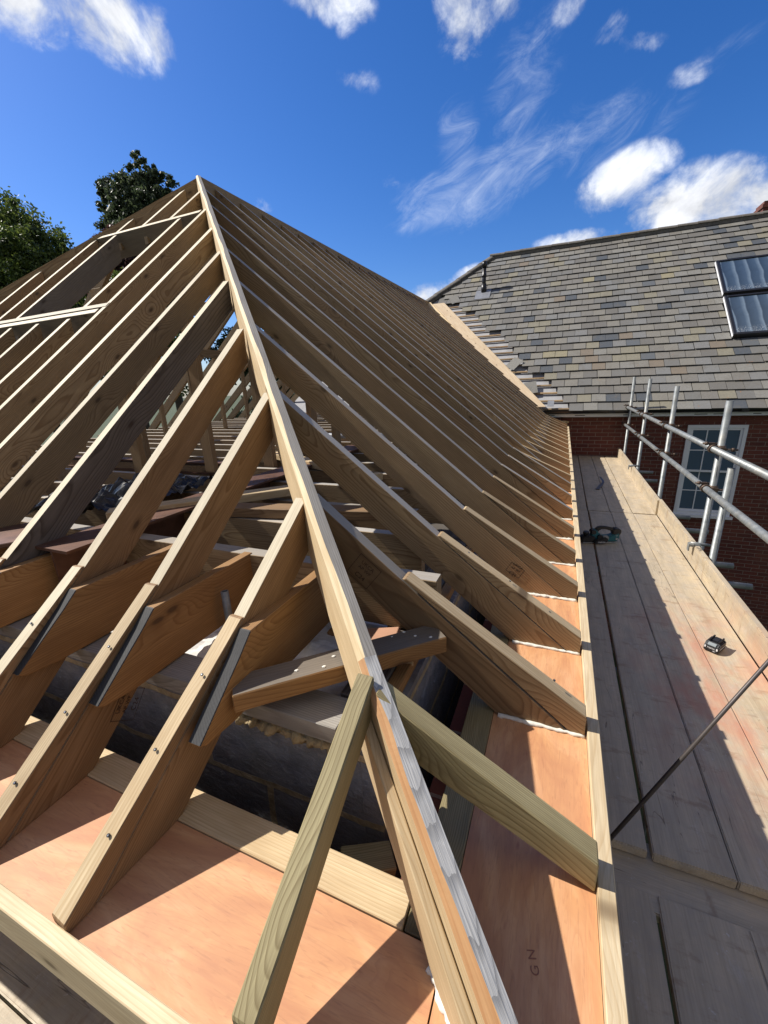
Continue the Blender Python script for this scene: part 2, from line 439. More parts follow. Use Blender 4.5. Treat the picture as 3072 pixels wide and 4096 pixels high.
def right_rafter(y, u_top, k):
    tz = lambda u: KZ - SL*(u-KX)
    pts = raf_outline(u_top, 0, 0, KX, KZ, 0)
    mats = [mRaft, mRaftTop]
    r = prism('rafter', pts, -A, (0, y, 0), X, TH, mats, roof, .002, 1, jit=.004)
    return r
def sprocket(parent, org, U, foot_u, ku, kz, wedge=True, side=0, n=Y, proud=True, tm=None):
    fz = (FT if U == X else .612) + random.uniform(-.004, .003)
    if wedge:
        st = 0 if not proud else .03 + random.uniform(-.02, .03)
        u0 = ku-st; z0 = kz+SL*st+(.003 if proud else .0005)
        ue = ku + (kz-ZP-.004)/SL
        pts = [(u0, z0), (u0+.012, z0+(.002 if proud else -.004)), (foot_u, fz), (foot_u, ZP+.004), (ue+.006, ZP+.004), (ku+.02, kz-.012)]
        a = -math.atan((z0-fz)/(foot_u-u0))
        return prism('sprocket', pts, a, org, U, (TH if U == X else .045)+(.005 if proud and U == X else .001), [mRaft if U == X else mNear, tm or mFresh], parent, .002, 1)
    z0 = kz - .03
    pts = [(ku-.10, z0), (foot_u, fz), (foot_u, ZP+.004), (foot_u-.06, ZP+.004), (ku-.10, z0-.16)]
    a = -math.atan((z0-fz)/(foot_u-ku+.1))
    return prism('sprocket', pts, a, V(org)+n*side, U, TH, [mRaft, mFresh], parent, .002, 1)

# long slope rafters (towards the scaffold)
for k in range(1, 31):
    y = .659 + .4*k
    if k == 1: y = 1.072
    if k == 2: y = 1.463
    if k == 3: y = 1.868
    hipx = .345 - y + .026
    ut = max(hipx, APX+.03)
    if y < 9.1:
        r = right_rafter(y, ut, k)
        if k < 9: sprocket(r, (0, y, 0), X, XI-.006, KX+(random.uniform(-.02,.02) if k < 4 else 0), KZ, proud=k < 4, tm=mFresh if k < 6 else mRaftTop)
        else: sprocket(r, (0, y, 0), X, XI-.002, KX, KZ, wedge=False, side=-.05)
    else:
        xv = KX - (y-9.13)*.98 - .02
        if xv-.25 < ut: continue
        tz = lambda u: KZ - SL*(u-KX)
        pts = [(ut, tz(ut)), (xv, tz(xv)), (xv-.17, tz(xv)-.02), (ut, tz(ut)-.16)]
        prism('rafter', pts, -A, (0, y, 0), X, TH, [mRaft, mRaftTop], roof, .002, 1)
# sprockets run on to the house wall under the valley
for y in (9.16,):
    pass
# far slope (other side of the ridge)
for k in range(0, 30):
    y = .659 + .4*k + .02
    xl = APX - max(0, APY - y) - (.03 if y > APY else .06)
    xe = 2*APX - KX - .4
    if y > 9.1: xe = max(xe, 2*APX-KX + (y-9.13)*.98 + .02)
    if xe > xl-.3: continue
    tz = lambda u: APZ - SL*(u+APX)      # u = -x
    ua, ue = -xl, -xe
    pts = [(ua, APZ - SL*(ua+APX)), (ue, APZ - SL*(ue+APX)), (ue, APZ - SL*(ue+APX)-.15), (ua, APZ - SL*(ua+APX)-.16)]
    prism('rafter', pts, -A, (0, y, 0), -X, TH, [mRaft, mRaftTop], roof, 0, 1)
# hip end rafters (towards the camera): u = -y
LX = [(-.763,'f',.085),(-1.118,'f',.0),(-1.475,'f',-.055),(-1.905,'dark',-.03),(-2.27,'f',0),(-2.635,'f',0),(-3.005,'f',0),(-3.27,'lo',0),(-3.31,'dn',0),(-3.43,'hi',0),(-3.68,'dn',0),(-3.79,'hi',0),(-4.03,'dn',0),(-4.115,'trim',0),(-4.16,'hi',0),(-4.42,'f',0),(-4.79,'f',0),(-5.16,'f',0),(-5.55,'f',0),(-5.95,'f',0),(-6.35,'f',0)]
hz = lambda yy: KZ + SL*(yy-KY)
for i, (x, kind, skew) in enumerate(LX):
    UU = V((-skew, -1, 0)).normalized(); xo = x - skew*KY   # the rafter passes through (x, KY)
    ytop = (.327 - x) if x > APX else (.327 - x) - 2*(APX - x) - .02
    if x > APX: ytop = .325 - x - skew*.4
    else: ytop = APY - (APX - x) - .04
    ytop = min(ytop, APY-.02)
    yb = None
    if kind == 'lo': ytop, yb = 3.27, 2.19
    if kind == 'hi': yb = 3.33
    if kind == 'dn': ytop = 2.12
    if kind == 'trim': ytop = 3.27; yb = 2.19
    dep = .160 if kind != 'trim' else .225
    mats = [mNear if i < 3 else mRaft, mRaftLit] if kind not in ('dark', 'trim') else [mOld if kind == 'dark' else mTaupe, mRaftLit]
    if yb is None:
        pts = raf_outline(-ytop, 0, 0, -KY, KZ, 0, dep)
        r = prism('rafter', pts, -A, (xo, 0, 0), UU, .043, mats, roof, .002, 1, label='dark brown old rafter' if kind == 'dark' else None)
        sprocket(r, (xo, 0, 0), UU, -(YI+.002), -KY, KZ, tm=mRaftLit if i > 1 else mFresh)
    else:
        pts = [(-ytop, hz(ytop)), (-yb, hz(yb)), (-yb, hz(yb)-dep), (-ytop, hz(ytop)-dep)]
        prism('rafter', pts, -A, (x, 0, 0), -Y, .043, mats, roof, .002, 1)
# trimmers round the roof light opening
nrm = V((0, -math.sin(A), math.cos(A)))
def trimmer(y, x0, x1, d=.195, mat=None):
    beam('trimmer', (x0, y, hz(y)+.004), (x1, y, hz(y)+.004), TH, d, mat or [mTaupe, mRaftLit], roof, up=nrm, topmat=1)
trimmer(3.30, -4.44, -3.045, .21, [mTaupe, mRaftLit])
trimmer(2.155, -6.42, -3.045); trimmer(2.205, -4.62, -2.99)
# props seen through the opening
beam('prop', (-3.86, 2.86, 1.0), (-3.80, 2.95, 2.50), .09, .05, mRaft, roof, up=Y)
beam('prop', (-3.42, 3.3, 1.0), (-3.42, 3.3, 2.72), .10, .05, mRaft, roof, up=Y)
beam('noggin', (-3.66, 3.22, 2.78), (-3.10, 3.22, 2.78), .07, .04, mRaft, roof)

# ridge board
beam('ridge_board', (APX, APY-.02, APZ+.012), (APX, 12.75, APZ+.012), .04, .22, [mRaft, mRaftTop], roof, topmat=1)
# hips
def hip(p_lo, p_hi, w, h, mats, bevelled=True, name='hip_rafter', par=None, cut=None):
    p0, p1 = V(p_lo), V(p_hi); ex = (p1-p0).normalized(); ez = ex.cross(Z).normalized(); ey = ez.cross(ex); L = (p1-p0).length
    # section (across c, up d): grey flat on the scaffold side, fresh planed bevel on the other
    bm = bmesh.new()
    sec = [(w/2, -h), (w/2, 0), (-w*.16, .003), (-w/2, -w*.20), (-w/2, -h)] if bevelled else [(w/2,-h),(w/2,0),(-w/2,0),(-w/2,-h)]
    n = 60; rows = []
    for i in range(n+1):
        x = L*i/n
        wob = .0016*noise.noise(V((x*2.2, 0, 3)))
        bw = (.22*noise.noise(V((x*3.1, 5, 0)))+.10*noise.noise(V((x*11, 5, 4))))*w if bevelled else 0
        row = []
        for j, (c, d) in enumerate(sec):
            cc = c + wob + (bw if (bevelled and j == 2) else 0)
            row.append(bm.verts.new((x, d, cc)))
        rows.append(row)
    m = len(sec)
    for i in range(n):
        for j in range(m):
            f = bm.faces.new((rows[i][j], rows[i+1][j], rows[i+1][(j+1)%m], rows[i][(j+1)%m]))
            f.material_index = {0:0, 1:1, 2:2, 3:0, 4:0}[j] if bevelled else (1 if j == 1 else 0)
    bm.faces.new(rows[0][::-1]); bm.faces.new(rows[-1])
    return link(name, bm, mats, roof, frame(p0, ex, ey, ez))
mBevel = wood('planed_bevel_wood', (.80,.66,.42), (.62,.44,.22), ring=.014, knots=0, contrast=.6)
mBevelO = wood('planed_bevel_orange', (.66,.38,.17), (.45,.20,.07), ring=.016, knots=0, contrast=.6)
hp = lambda x, z: (x, .348-x, z)
hip(hp(-.345, .945), hp(APX+.02, APZ+.008), .045, .165, [mFresh, mGrey, mBevel])
hip((APX-3.4, APY-3.4, APZ-2.79), (APX-.02, APY-.02, APZ-.01), .05, .24, [mRaft, mGrey, mFresh], False)
# lower hip: cap board with its planed orange bevel, and sister boards down to the plywood
capw = .043
def mk_cap():
    t = NT('weathered_hip_cap', .75)
    o = t.obj(); sep = t.n('ShaderNodeSeparateXYZ'); t.put(sep.inputs[0], o); x, y, z = sep.outputs
    nz = t.noise(t.mapping(o, (6., 30., 30.)), 1., 3); fb = t.noise(t.mapping(o, (8., 240., 240.)), 1., 3)
    q = t.math('DIVIDE', z, .022)
    v = t.math('ADD', t.math('MULTIPLY', x, 15.), t.math('MULTIPLY', t.math('MULTIPLY', q, q), -.55))
    v = t.math('FRACT', t.math('ADD', v, t.math('MULTIPLY', nz, 1.6)))
    c = t.mix(t.rng(v, .55, .93, 0., .75), (.52,.51,.485,1), (.23,.225,.22,1))
    c = t.mix(t.rng(fb, .45, .7, 0, .45), c, (.27,.265,.25,1))
    c = t.mix(t.rng(t.noise(o, 22., 4, .7), .62, .7, 0, .5), c, (.66,.65,.62,1))
    t.col(c); t.bump(t.math('ADD', v, fb), .5, .003); return t.m
mCap = mk_cap()
hip(hp(.105, .615), hp(-.365, .962), capw, .15, [mFresh, mCap, mBevelO], name='hip_sprocket')
for i, (off, dz, m_) in enumerate(((.0225, .022, mFresh),)):
    a_, b_ = V(hp(.09, .605-dz)), V(hp(-.34, .90-dz)); sh = V((-1,-1,0)).normalized()*(off+.011)
    beam('hip_side_board', a_+sh, b_+sh, .021, .10, m_, roof)

# jack timbers of green treated wood at the corner
prism('jack_timber', [(-.318, .930), (XI-.003, .664), (XI-.003, .588), (-.29, .80)], -math.atan(.266/.452), (0, .672, 0), X, .05, [mTreat, mTreat], roof, .003)
prism('jack_timber', [(-.672, .952), (-(YI+.002), .700), (-(YI+.002), .615), (-.665, .872)], -math.atan(.242/.43), (-.350, 0, 0), -Y, .041, [mTreat, mTreat], roof, .003)

# tie joists beside the hip-end rafters, ends cut to the slope, weathered grey and painted darker for rafter shade
for x in (-.763, -1.118, -1.475, -1.905, -2.28, -2.65, -3.01):
    xx = x + .043
    zt, zb = .958, .757
    ya = .715; yb_ = .505
    pts = [(-1.15, zt), (-ya, zt), (-ya+.05, zt-.045), (-yb_, zt-.175), (-yb_-.02, zb+.012), (-(yb_+.11), zb), (-1.15, zb)]
    bm_name = 'tie_joist'
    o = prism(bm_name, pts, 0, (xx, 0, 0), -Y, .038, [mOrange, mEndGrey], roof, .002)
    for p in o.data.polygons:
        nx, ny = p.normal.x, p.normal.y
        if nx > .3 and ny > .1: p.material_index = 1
# ceiling joists across the loft
jy = 1.165
k = 0
while jy < 9.2:
    dz = random.uniform(-.004, .004)
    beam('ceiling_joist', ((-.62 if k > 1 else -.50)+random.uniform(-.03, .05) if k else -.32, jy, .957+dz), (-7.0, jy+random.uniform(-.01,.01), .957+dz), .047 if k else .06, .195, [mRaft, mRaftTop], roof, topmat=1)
    jy += .345 if k < 2 else .38
    k += 1
# studs under the slopes
for (x, y) in ((-2.95,2.18),(-2.53,2.47),(-2.15,2.72),(-1.95,3.1),(-1.95,3.5),(-1.95,3.9),(-1.95,4.3),(-1.95,4.7),(-1.95,5.1),(-1.95,5.9),(-1.95,6.7),(-3.3,2.5)):
    zt = min(KZ + SL*(KX-x), KZ+SL*(y-KY)) - .20
    beam('stud', (x, y, .95), (x, y, zt), .095, .047, mRaft, roof, up=Y if y < 3 else X)
for (x, y) in [(-5.3, 2.6+.6*i) for i in range(9)]:
    beam('stud', (x, y, .95), (x, y, APZ-SL*(APX-x)-.2), .06, .045, mRaft, roof, up=X)
beam('purlin', (-5.3, 2.2, 2.2), (-5.3, 9, 2.2), .047, .12, mRaft, roof)
beam('purlin', (-1.97, 3.0, 1.72), (-1.97, 9, 1.72), .047, .12, mRaft, roof)
beam('collar_tie', (-2.75, 3.25, 2.62), (-4.6, 3.25, 2.62), .047, .12, mRaft, roof)
beam('collar_tie', (-2.55, 4.1, 2.55), (-4.8, 4.1, 2.55), .047, .12, mRaft, roof)
beam('stud', (-2.33, 2.9, .95), (-2.33, 2.9, 2.35), .10, .047, mRaft, roof, up=Y)
# fascias, soffit, gutter boards, plates
def edge_outline(z0, z1): return z0, z1
box('fascia_board', (XI, YF-.01, .44), (XF, 9.28, .60), mPale, roof, .002)
# (length runs along world y: turn the grain)
def long_box(name, lo, hi, mats, parent, bev=.002, axis='Y', label=None):
    lo, hi = V(lo), V(hi)
    if axis == 'Y':
        mw = frame(((lo.x+hi.x)/2, lo.y, hi.z), Y, Z, X)
        bm = poly_bm([(0, lo.z-hi.z), (hi.y-lo.y, lo.z-hi.z), (hi.y-lo.y, 0), (0, 0)], hi.x-lo.x, bev)
    elif axis == 'X':
        mw = frame((lo.x, (lo.y+hi.y)/2, hi.z), X, Z, -Y)
        bm = poly_bm([(0, lo.z-hi.z), (hi.x-lo.x, lo.z-hi.z), (hi.x-lo.x, 0), (0, 0)], hi.y-lo.y, bev)
    return link(name, bm, mats, parent, mw, label=label)
bpy.data.objects.remove(bpy.data.objects['fascia_board'])
long_box('fascia_board', (XI, YI-.026, .44), (XF, 9.28, .608), mPale, roof)
long_box('fascia_board', (-7.4, YI-.027, .49), (XI-.002, YI, .601), mPale, roof, axis='X')
# red plywood laid flat (grain along the eaves)
def sheet(name, pts, z, th, mat, parent, ex=X):
    bm = bmesh.new(); ey = Z.cross(ex)
    o = V((pts[0][0], pts[0][1], z))
    L = [((V((p[0], p[1], z))-o).dot(ex), (V((p[0], p[1], z))-o).dot(ey)) for p in pts]
    a = [bm.verts.new((p[0], p[1], 0)) for p in L]; b = [bm.verts.new((p[0], p[1], -th)) for p in L]
    bm.faces.new(a); bm.faces.new(b[::-1])
    for i in range(len(pts)): bm.faces.new((a[i], b[i], b[(i+1)%len(pts)], a[(i+1)%len(pts)]))
    return link(name, bm, mat, parent, frame(o, ex, ey, Z))
sheet('plywood_board', [(-.118, YI+.001), (XI-.001, YI+.001), (XI-.001, 2.63), (-.118, 2.63)], ZP, .012, mPly, roof, Y)
sheet('plywood_board', [(-.118, 2.636), (XI-.001, 2.636), (XI-.001, 5.07), (-.118, 5.07)], ZP-.001, .012, mPly, roof, Y)
sheet('plywood_board', [(-.118, 5.076), (XI-.001, 5.076), (XI-.001, 9.2), (-.118, 9.2)], ZP, .012, mPly, roof, Y)
sheet('plywood_board', [(-2.55, YI+.001), (-.121, YI+.001), (-.121, .455), (-2.55, .455)], ZP+.001, .012, mPly, roof, X)
sheet('plywood_board', [(-5.0, YI+.001), (-2.556, YI+.001), (-2.556, .455), (-5.0, .455)], ZP, .012, mPly, roof, X)
# soffit carrier
long_box('soffit_board', (-.18, YI+.002, .445), (XI-.002, 9.2, .465), mPale, roof)
long_box('soffit_board', (-7.0, YI+.002, .486), (-.185, .44, .50), mPale, roof, axis='X')
# wall plates beside the plywood
long_box('wall_plate', (-.194, .458, .50), (-.1195, 9.2, ZP+.004), mTreat, roof)
long_box('wall_plate', (-4.8, .457, .505), (-.198, .532, ZP+.006), mFresh, roof, axis='X')
# foam beads along rafter feet
for k in range(1, 7):
    y = {1:1.072, 2:1.463, 3:1.868}.get(k, .659+.4*k)
    noisy_tube('foam_bead', [(-.105, y-.028, ZP+.004), (XI-.006, y-.028, ZP+.003)], .0052 if k < 3 else .007, mFoam, roof)
noisy_tube('foam_bead', [(-.135, .425, ZP+.004), (-.07, .36, ZP+.005), (.0, .285, ZP+.006)], .007, mFoam, roof, .9)

# screw heads and nail holes along the sprockets and the hip
def screw(p, n, r=.0055):
    bm = bmesh.new(); n = V(n).normalized(); tube_bm(bm, V((0,0,0))-n*.002, n*.0008, r, 10); tube_bm(bm, n*.0008, n*.0012, r*.45, 8, mi=1)
    link('screw', bm, [mBlk, mSil], roof, Matrix.Translation(V(p)))
sn = V((.5, 0, .86))
for k, y in ((1,1.072),(2,1.463),(3,1.868)):
    for u in (-.30, -.14, .03):
        zz = KZ + (u-KX)*(FT-KZ)/(XI-KX) + .004
        screw((u+random.uniform(-.02,.02), y+random.uniform(-.01,.01), zz+.001), sn, .0036)
for x, sk in ((-.763,.085),(-1.118,0),(-1.475,-.055)):
    for yy in (.60, .46, .33):
        screw((x+sk*(yy-KY)+random.uniform(-.008,.008), yy, .612+(yy-YI)*(KZ-.612)/(KY-.03-YI)+.0045), (0,-.57,.82), .0036)
# UKCA strength-grade stamps
def stamp(parent, org, ex, ey, w=.085, h=.075):
    ez = ex.cross(ey); mw = frame(V(org)+ez*.0008, ex, ey, ez)
    bm = bmesh.new()
    t = .0016
    for lo, hi in (((-w/2,-h/2),(w/2,-h/2+t)),((-w/2,h/2-t),(w/2,h/2)),((-w/2,-h/2),(-w/2+t,h/2)),((w/2-t,-h/2),(w/2,h/2))):
        bm_box(bm, (lo[0],lo[1],0), (hi[0],hi[1],.0004))
    fr = link('grade_stamp', bm, mInk, parent, mw)
    for s, dy, sz in (('UKCA', .024, .018), ('AP WF', .004, .016), ('C24', -.024, .022)):
        text('grade_stamp', s, sz, mw @ Matrix.Translation((0, dy, .0002)), mInk, parent, .0002)
rafs = {round(-o.matrix_basis.translation.x, 2): o for o in []}
def find(name, wx=None, wy=None):
    best, bd = None, 9e9
    for o in C.objects:
        if o.name.split('.')[0] == name and o.parent == roof:
            t = WM[o.name].translation
            d = abs(t.x-wx) if wx is not None else abs(t.y-wy)
            if d < bd: bd, best = d, o
    return best
ca, sa = math.cos(A), math.sin(A)
stamp(find('rafter', wy=1.072), (-.53, 1.072-TH/2, 1.00), V((ca,0,-sa)), V((sa,0,ca)), .085, .09)
stamp(find('rafter', wx=-1.118), (-1.118+.0225, .60, .70), V((0,.62,.785)), V((0,-.785,.62)), .09, .075)
stamp(find('rafter', wy=1.868), (-.14, 1.868-TH/2-.003, .70), V((.86,0,-.5)), V((.5,0,.86)), .07, .05)
# pencil mark on the plywood
pl = find('plywood_board', wy=YI)
text('pencil_mark', 'G N', .020, Matrix.Translation((.03, .50, ZP+.0006)) @ Matrix.Rotation(1.9, 4, 'Z'), plain('pencil', (.30,.13,.08), .8, 0, 5, .1, 0), pl, .00005)

# ================================================================== MASONRY UNDER THE ROOF
bw = world(empty('block_wall', (-1.5, .9, -4.5), 'grey concrete block inner wall with mortar joints and a timber plate, below the open rafters', 'wall'))
def wallbox(name, p0, p1, z0, z1, th, mat, parent):
    """vertical wall, object xy = along/up so that brick textures lie on its faces"""
    p0, p1 = V((*p0, z0)), V((*p1, z0)); ex = (p1-p0).normalized(); L = (p1-p0).length; n = ex.cross(Z)
    bm = bmesh.new(); bm_box(bm, (0, 0, -th/2), (L, z1-z0, th/2))
    return link(name, bm, mat, parent, frame(p0, ex, Z, n))
wallbox('wall', (-7.0, .76), (-.40, .76), -4.5, .699, .11, mBlock, bw)
wallbox('wall', (-.395, .706), (-.395, 9.2), -4.5, .698, .10, mBlock, bw)
long_box('timber_plate', (-7.0, .685, .700), (-.45, .79, .752), mGrey, bw, axis='X')
long_box('timber_plate', (-.50, .80, .700), (-.40, 9.2, .752), mOld, bw)
long_box('timber_plate', (-.398, .80, .702), (-.36, 2.6, .742), mOrange, bw)
# mortar rubble and dust on the wall head
def rubble(name, c, rx, ry, h, mat, parent, n=26, rz=0):
    bm = bmesh.new(); g = {}
    for i in range(n+1):
        for j in range(n+1):
            u, v = i/n*2-1, j/n*2-1
            p = V((u*rx, v*ry, 0)); q = V(c)+p
            fall = max(0, 1-max(abs(u), abs(v))**3)
            z = fall*(h*.5 + h*.9*noise.fractal(q*9, 1, 2, 4) + h*.5*noise.noise(q*40))
            g[i,j] = bm.verts.new((p.x, p.y, max(z, -.01)))
    for i in range(n):
        for j in range(n): bm.faces.new((g[i,j], g[i+1,j], g[i+1,j+1], g[i,j+1]))
    return link(name, bm, mat, parent, Matrix.Translation(V(c)) @ Matrix.Rotation(rz, 4, 'Z'))
rubble('mortar_rubble', (-.95, 1.0, .715), .54, .20, .025, mDust, bw, 40)
rubble('mortar_rubble', (-.43, 1.5, .715), .05, .6, .02, mDust, bw, 30)
rubble('mortar_rubble', (-2.3, .95, .715), .75, .15, .03, mDust, bw, 40)
mc = NT('mortar_smear', .9); mc.col(mc.ramp(mc.noise(mc.obj(), 25, 5), [(.3, (.28,.20,.10)), (.7, (.50,.40,.23))])); mc.bump(mc.noise(mc.obj(), 60, 4), 1., .01)
noisy_tube('mortar_bead', [(-.9, .703, .672), (-.45, .703, .672)], .016, mc.m, bw, .8, 9, 60)
box('ceiling_sheet', (-6.9, .82, .690), (-.46, 9.1, .698), mVoid, bw, 0)  # dark sheet standing in for the shade between the ceiling joists
ow = world(empty('outer_brick_wall', (-2, .49, -4.5), 'outer brick leaf of the extension, below the soffit and the gutter boards', 'wall'))
wallbox('wall', (-7.0, .495), (-.25, .495), -4.5, .499, .07, mBrick, ow)
wallbox('wall', (-.215, .46), (-.215, 9.2), -4.5, .499, .07, mBrick, ow)

# steel beam with rust (I section) lying along y
def ibeam(name, p0, p1, w, h, t, mat):
    p0, p1 = V(p0), V(p1); ex = (p1-p0).normalized(); ez = ex.cross(Z).normalized(); ey = ez.cross(ex); L = (p1-p0).length
    bm = bmesh.new()
    s = [(-w/2,0),(w/2,0),(w/2,-t),(t/2,-t),(t/2,-h+t),(w/2,-h+t),(w/2,-h),(-w/2,-h),(-w/2,-h+t),(-t/2,-h+t),(-t/2,-t),(-w/2,-t)]
    a = [bm.verts.new((0, y, z)) for z, y in s]; b = [bm.verts.new((L, y, z)) for z, y in s]
    for i in range(12): bm.faces.new((a[i], a[(i+1)%12], b[(i+1)%12], b[i]))
    bm.faces.new(a[::-1]); bm.faces.new(b)
    return link(name, bm, mat, None, frame(p0, ex, ey, ez))
o = ibeam('steel_beam', (-1.79, .86, 1.0), (-1.80, 3.6, 1.0), .20, .20, .012, mRSJ)
tag(o, 'rusty steel I-beam lying low between the hip-end rafters, end on the block wall', 'steel beam')
o = ibeam('steel_beam', (-4.6, 2.62, .99), (-2.4, 2.62, .99), .10, .10, .01, mRSJ)
tag(o, 'thin dark red steel beam deep inside the loft across the ceiling joists', 'steel beam')

# loose timbers
def loose(name, p0, p1, w, h, mats, label, cat='board', group=None, up=Z, twist=0, topmat=None):
    o = beam(name, p0, p1, w, h, mats, None, up=up, bev=.003, twist=twist, topmat=topmat); return tag(o, label, cat, group)
loose('loose_board', (-.712, .632, .848), (-.284, 1.045, .845), .082, .052, [mOrange, mTaupe], 'loose grey-topped timber lying across under the hip rafter, white plaster spots on it', topmat=1)
loose('timber_block', (-.40, .585, .47), (-.30, .66, .44), .07, .16, [mTreat], 'short treated timber offcut wedged in the dark cavity beside the hip foot', 'timber block', up=V((-.3,-.2,1)))
for i, (a, b, w, m, l) in enumerate((
    ((-.66,1.03,.722), (-.42,1.07,.722), .06, mPale, 'thin pale batten offcut, nearest the ceiling joist in the rubble by the wall corner'),
    ((-.62,.97,.730), (-.40,1.02,.738), .035, mPale, 'thin pale batten offcut in the middle of the rubble by the wall corner'),
    ((-.56,.93,.742), (-.36,1.01,.748), .028, mFresh, 'short yellow batten offcut topmost of the pile by the wall corner'),
    ((-.70,1.08,.735), (-.50,1.10,.745), .03, mOrange, 'orange-brown splinter offcut behind the batten pile by the wall corner'))):
    loose('batten_offcut', a, b, w, .018, m, l, 'offcut', 'offcuts on the wall head')
loose('loose_board', (-2.02, 1.25, 1.02), (-1.35, 1.95, 1.02), .10, .045, [mFresh], 'loose pale timber lying on the ceiling joists right of the steel beam')
def crumple(name, c, rx, ry, h, mat, label, cat, rz=0, n=34):
    bm = bmesh.new(); g = {}
    for i in range(n+1):
        for j in range(n+1):
            u, v = i/n*2-1, j/n*2-1; p = V((u*rx, v*ry, 0)); q = V(c)+p
            z = h*(abs(noise.noise(q*7))*1.3+abs(noise.noise(q*19+V((3,1,2))))*.6)
            w_ = .03*noise.noise(q*5+V((9,0,0)))
            g[i,j] = bm.verts.new((p.x+w_, p.y-w_, z))
    for i in range(n):
        for j in range(n): bm.faces.new((g[i,j], g[i+1,j], g[i+1,j+1], g[i,j+1]))
    return tag(link(name, bm, mat, None, Matrix.Translation(V(c)) @ Matrix.Rotation(rz, 4, 'Z')), label, cat)
mSheet = plain('black_plastic_sheet', (.02,.02,.022), .28, 0, 8, .3)
crumple('plastic_sheet', (-2.35, 1.62, .965), .30, .42, .10, mSheet, 'crumpled black plastic sheet draped over the ceiling joists left of the steel beam', 'plastic sheet', .2)
loose('loose_board', (-2.5, 3.05, 1.03), (-1.05, 2.35, 1.01), .10, .047, [mFresh], 'long loose timber lying slantwise over the ceiling joists, behind the steel beam')
loose('loose_board', (-1.5, 1.52, 1.01), (-.72, 1.66, 1.01), .10, .047, [mNear], 'short loose amber timber lying on the first ceiling joists under the long-slope rafters')
loose('tile_offcut', (-.60, 1.02, .765), (-.43, 1.09, .77), .09, .016, plain('clay_slip', (.50,.27,.17), .8), 'flat salmon-coloured clay piece on top of the rubble by the wall corner', 'tile')
o = pipe('steel_post', (-1.0, .93, .70), (-1.02, .95, .90), .013, mGalv, None); tag(o, 'short grey metal post standing in the white rubble between two tie joists', 'post')
o = pipe('grey_pipe', (-2.9, 3.9, 1.05), (-1.0, 4.1, 1.03), .03, plain('grey_plastic_pipe', (.42,.44,.47), .4), None); tag(o, 'grey plastic pipe lying across the ceiling joists deep in the loft', 'pipe')
loose('sheet_board', (-2.35, .52, 1.02), (-2.05, .98, 1.02), .30, .018, [mRSJ, mOrange], 'dark brown film-faced board leaning by the left end of the steel beam', 'board')
loose('timber_offcut', (.05, 9.05, .715), (.12, 9.22, .69), .10, .04, [mFresh], 'small timber offcut resting on the last rafter feet by the brick wall', 'offcut')
# plaster spots on the loose board
lb = bpy.data.objects['loose_board']
for i in range(8):
    bm = bmesh.new(); u = random.uniform(.05, .6); c = random.uniform(-.04, .04); r = random.uniform(.0025, .005)
    bmesh.ops.create_icosphere(bm, subdivisions=1, radius=r, matrix=Matrix.Translation((u, .001, c)) @ Matrix.Diagonal((1.3,.5,1,1)))
    link('plaster_spot', bm, mFoam, lb, WM[lb.name])

# ================================================================== VALLEY BOARDS ON THE SLATE ROOF
SZ0, SY0 = .95, 9.10
sz = lambda y: SZ0 + SL*(y-SY0)
snrm = V((0, -sa, ca)); sup = V((0, ca, sa))
def slope_sheet(name, pts, off, th, mat, parent, ex=None, label=None):
    """pts = (x, y) on the slate slope"""
    W = [V((x, y, sz(y))) + snrm*off for x, y in pts]
    ex = ex or X; ez = snrm; ey = ez.cross(ex)
    mw = frame(W[0], ex, ey, ez); inv = mw.inverted()
    bm = bmesh.new()
    a = [bm.verts.new(inv @ w) for w in W]; b = [bm.verts.new(inv @ (w - snrm*th)) for w in W]
    bm.faces.new(a); bm.faces.new(b[::-1])
    for i in range(len(W)): bm.faces.new((a[i], b[i], b[(i+1)%len(W)], a[(i+1)%len(W)]))
    return link(name, bm, mat, parent, mw, label=label)
vdir = (V((-3.39, 12.23, sz(12.23))) - V((-.63, 9.13, sz(9.13)))).normalized()
mOSB = wood('valley_board_wood', (.82,.66,.45), (.70,.50,.30), ring=.05, knots=.3, contrast=.4)
def vb(y0, y1, xa, xb, off, th, mat=mOSB):
    f = lambda y, x0: x0 - (y-9.13)*.905
    slope_sheet('valley_board', [(f(y0,xa), y0), (f(y0,xb), y0), (f(y1,xb), y1), (f(y1,xa), y1)], off, th, mat, roof, vdir)
vb(9.08, 10.95, -.66, -.33, .075, .02); vb(10.955, 12.3, -.66, -.335, .073, .02)
vb(9.16, 10.5, -.76, -.665, .060, .02, mPale); vb(10.6, 12.4, -.78, -.665, .058, .02, mPale)

# ================================================================== SLATE ROOFED HOUSE
house = world(empty('slate_house', (2, 10, -4.5), 'red brick house with a weathered slate roof, black gutter and white sash window', 'house'))
YW = 9.30
# wall with a window opening
wx0, wx1, wz0, wz1 = 2.19, 3.08, -1.10, .60
def wall_piece(x0, x1, z0, z1):
    return (x0, z0, x1, z1)
bm = bmesh.new()
for x0, z0, x1, z1 in ((-7.3,-4.5,wx0,.86),(wx1,-4.5,9.5,.86),(wx0,-4.5,wx1,wz0),(wx0,wz1,wx1,.86)):
    bm_box(bm, (x0, z0, -.24), (x1, z1, 0))
link('wall', bm, mBrick, house, frame((0, YW, 0), X, Z, -Y))
# creasing course of thin tiles over the window
bm = bmesh.new()
for i, z in enumerate((.655, .695, .735, .775)):
    x = wx0-.22
    while x < wx1+.2:
        bm_box(bm, (x, z, 0), (x+.255, z+.028, .006)); x += .265
link('tile_course', bm, plain('clay_creasing_tile', (.19,.06,.04), .85, 0, 30, .5), house, frame((0, YW, 0), X, Z, -Y))
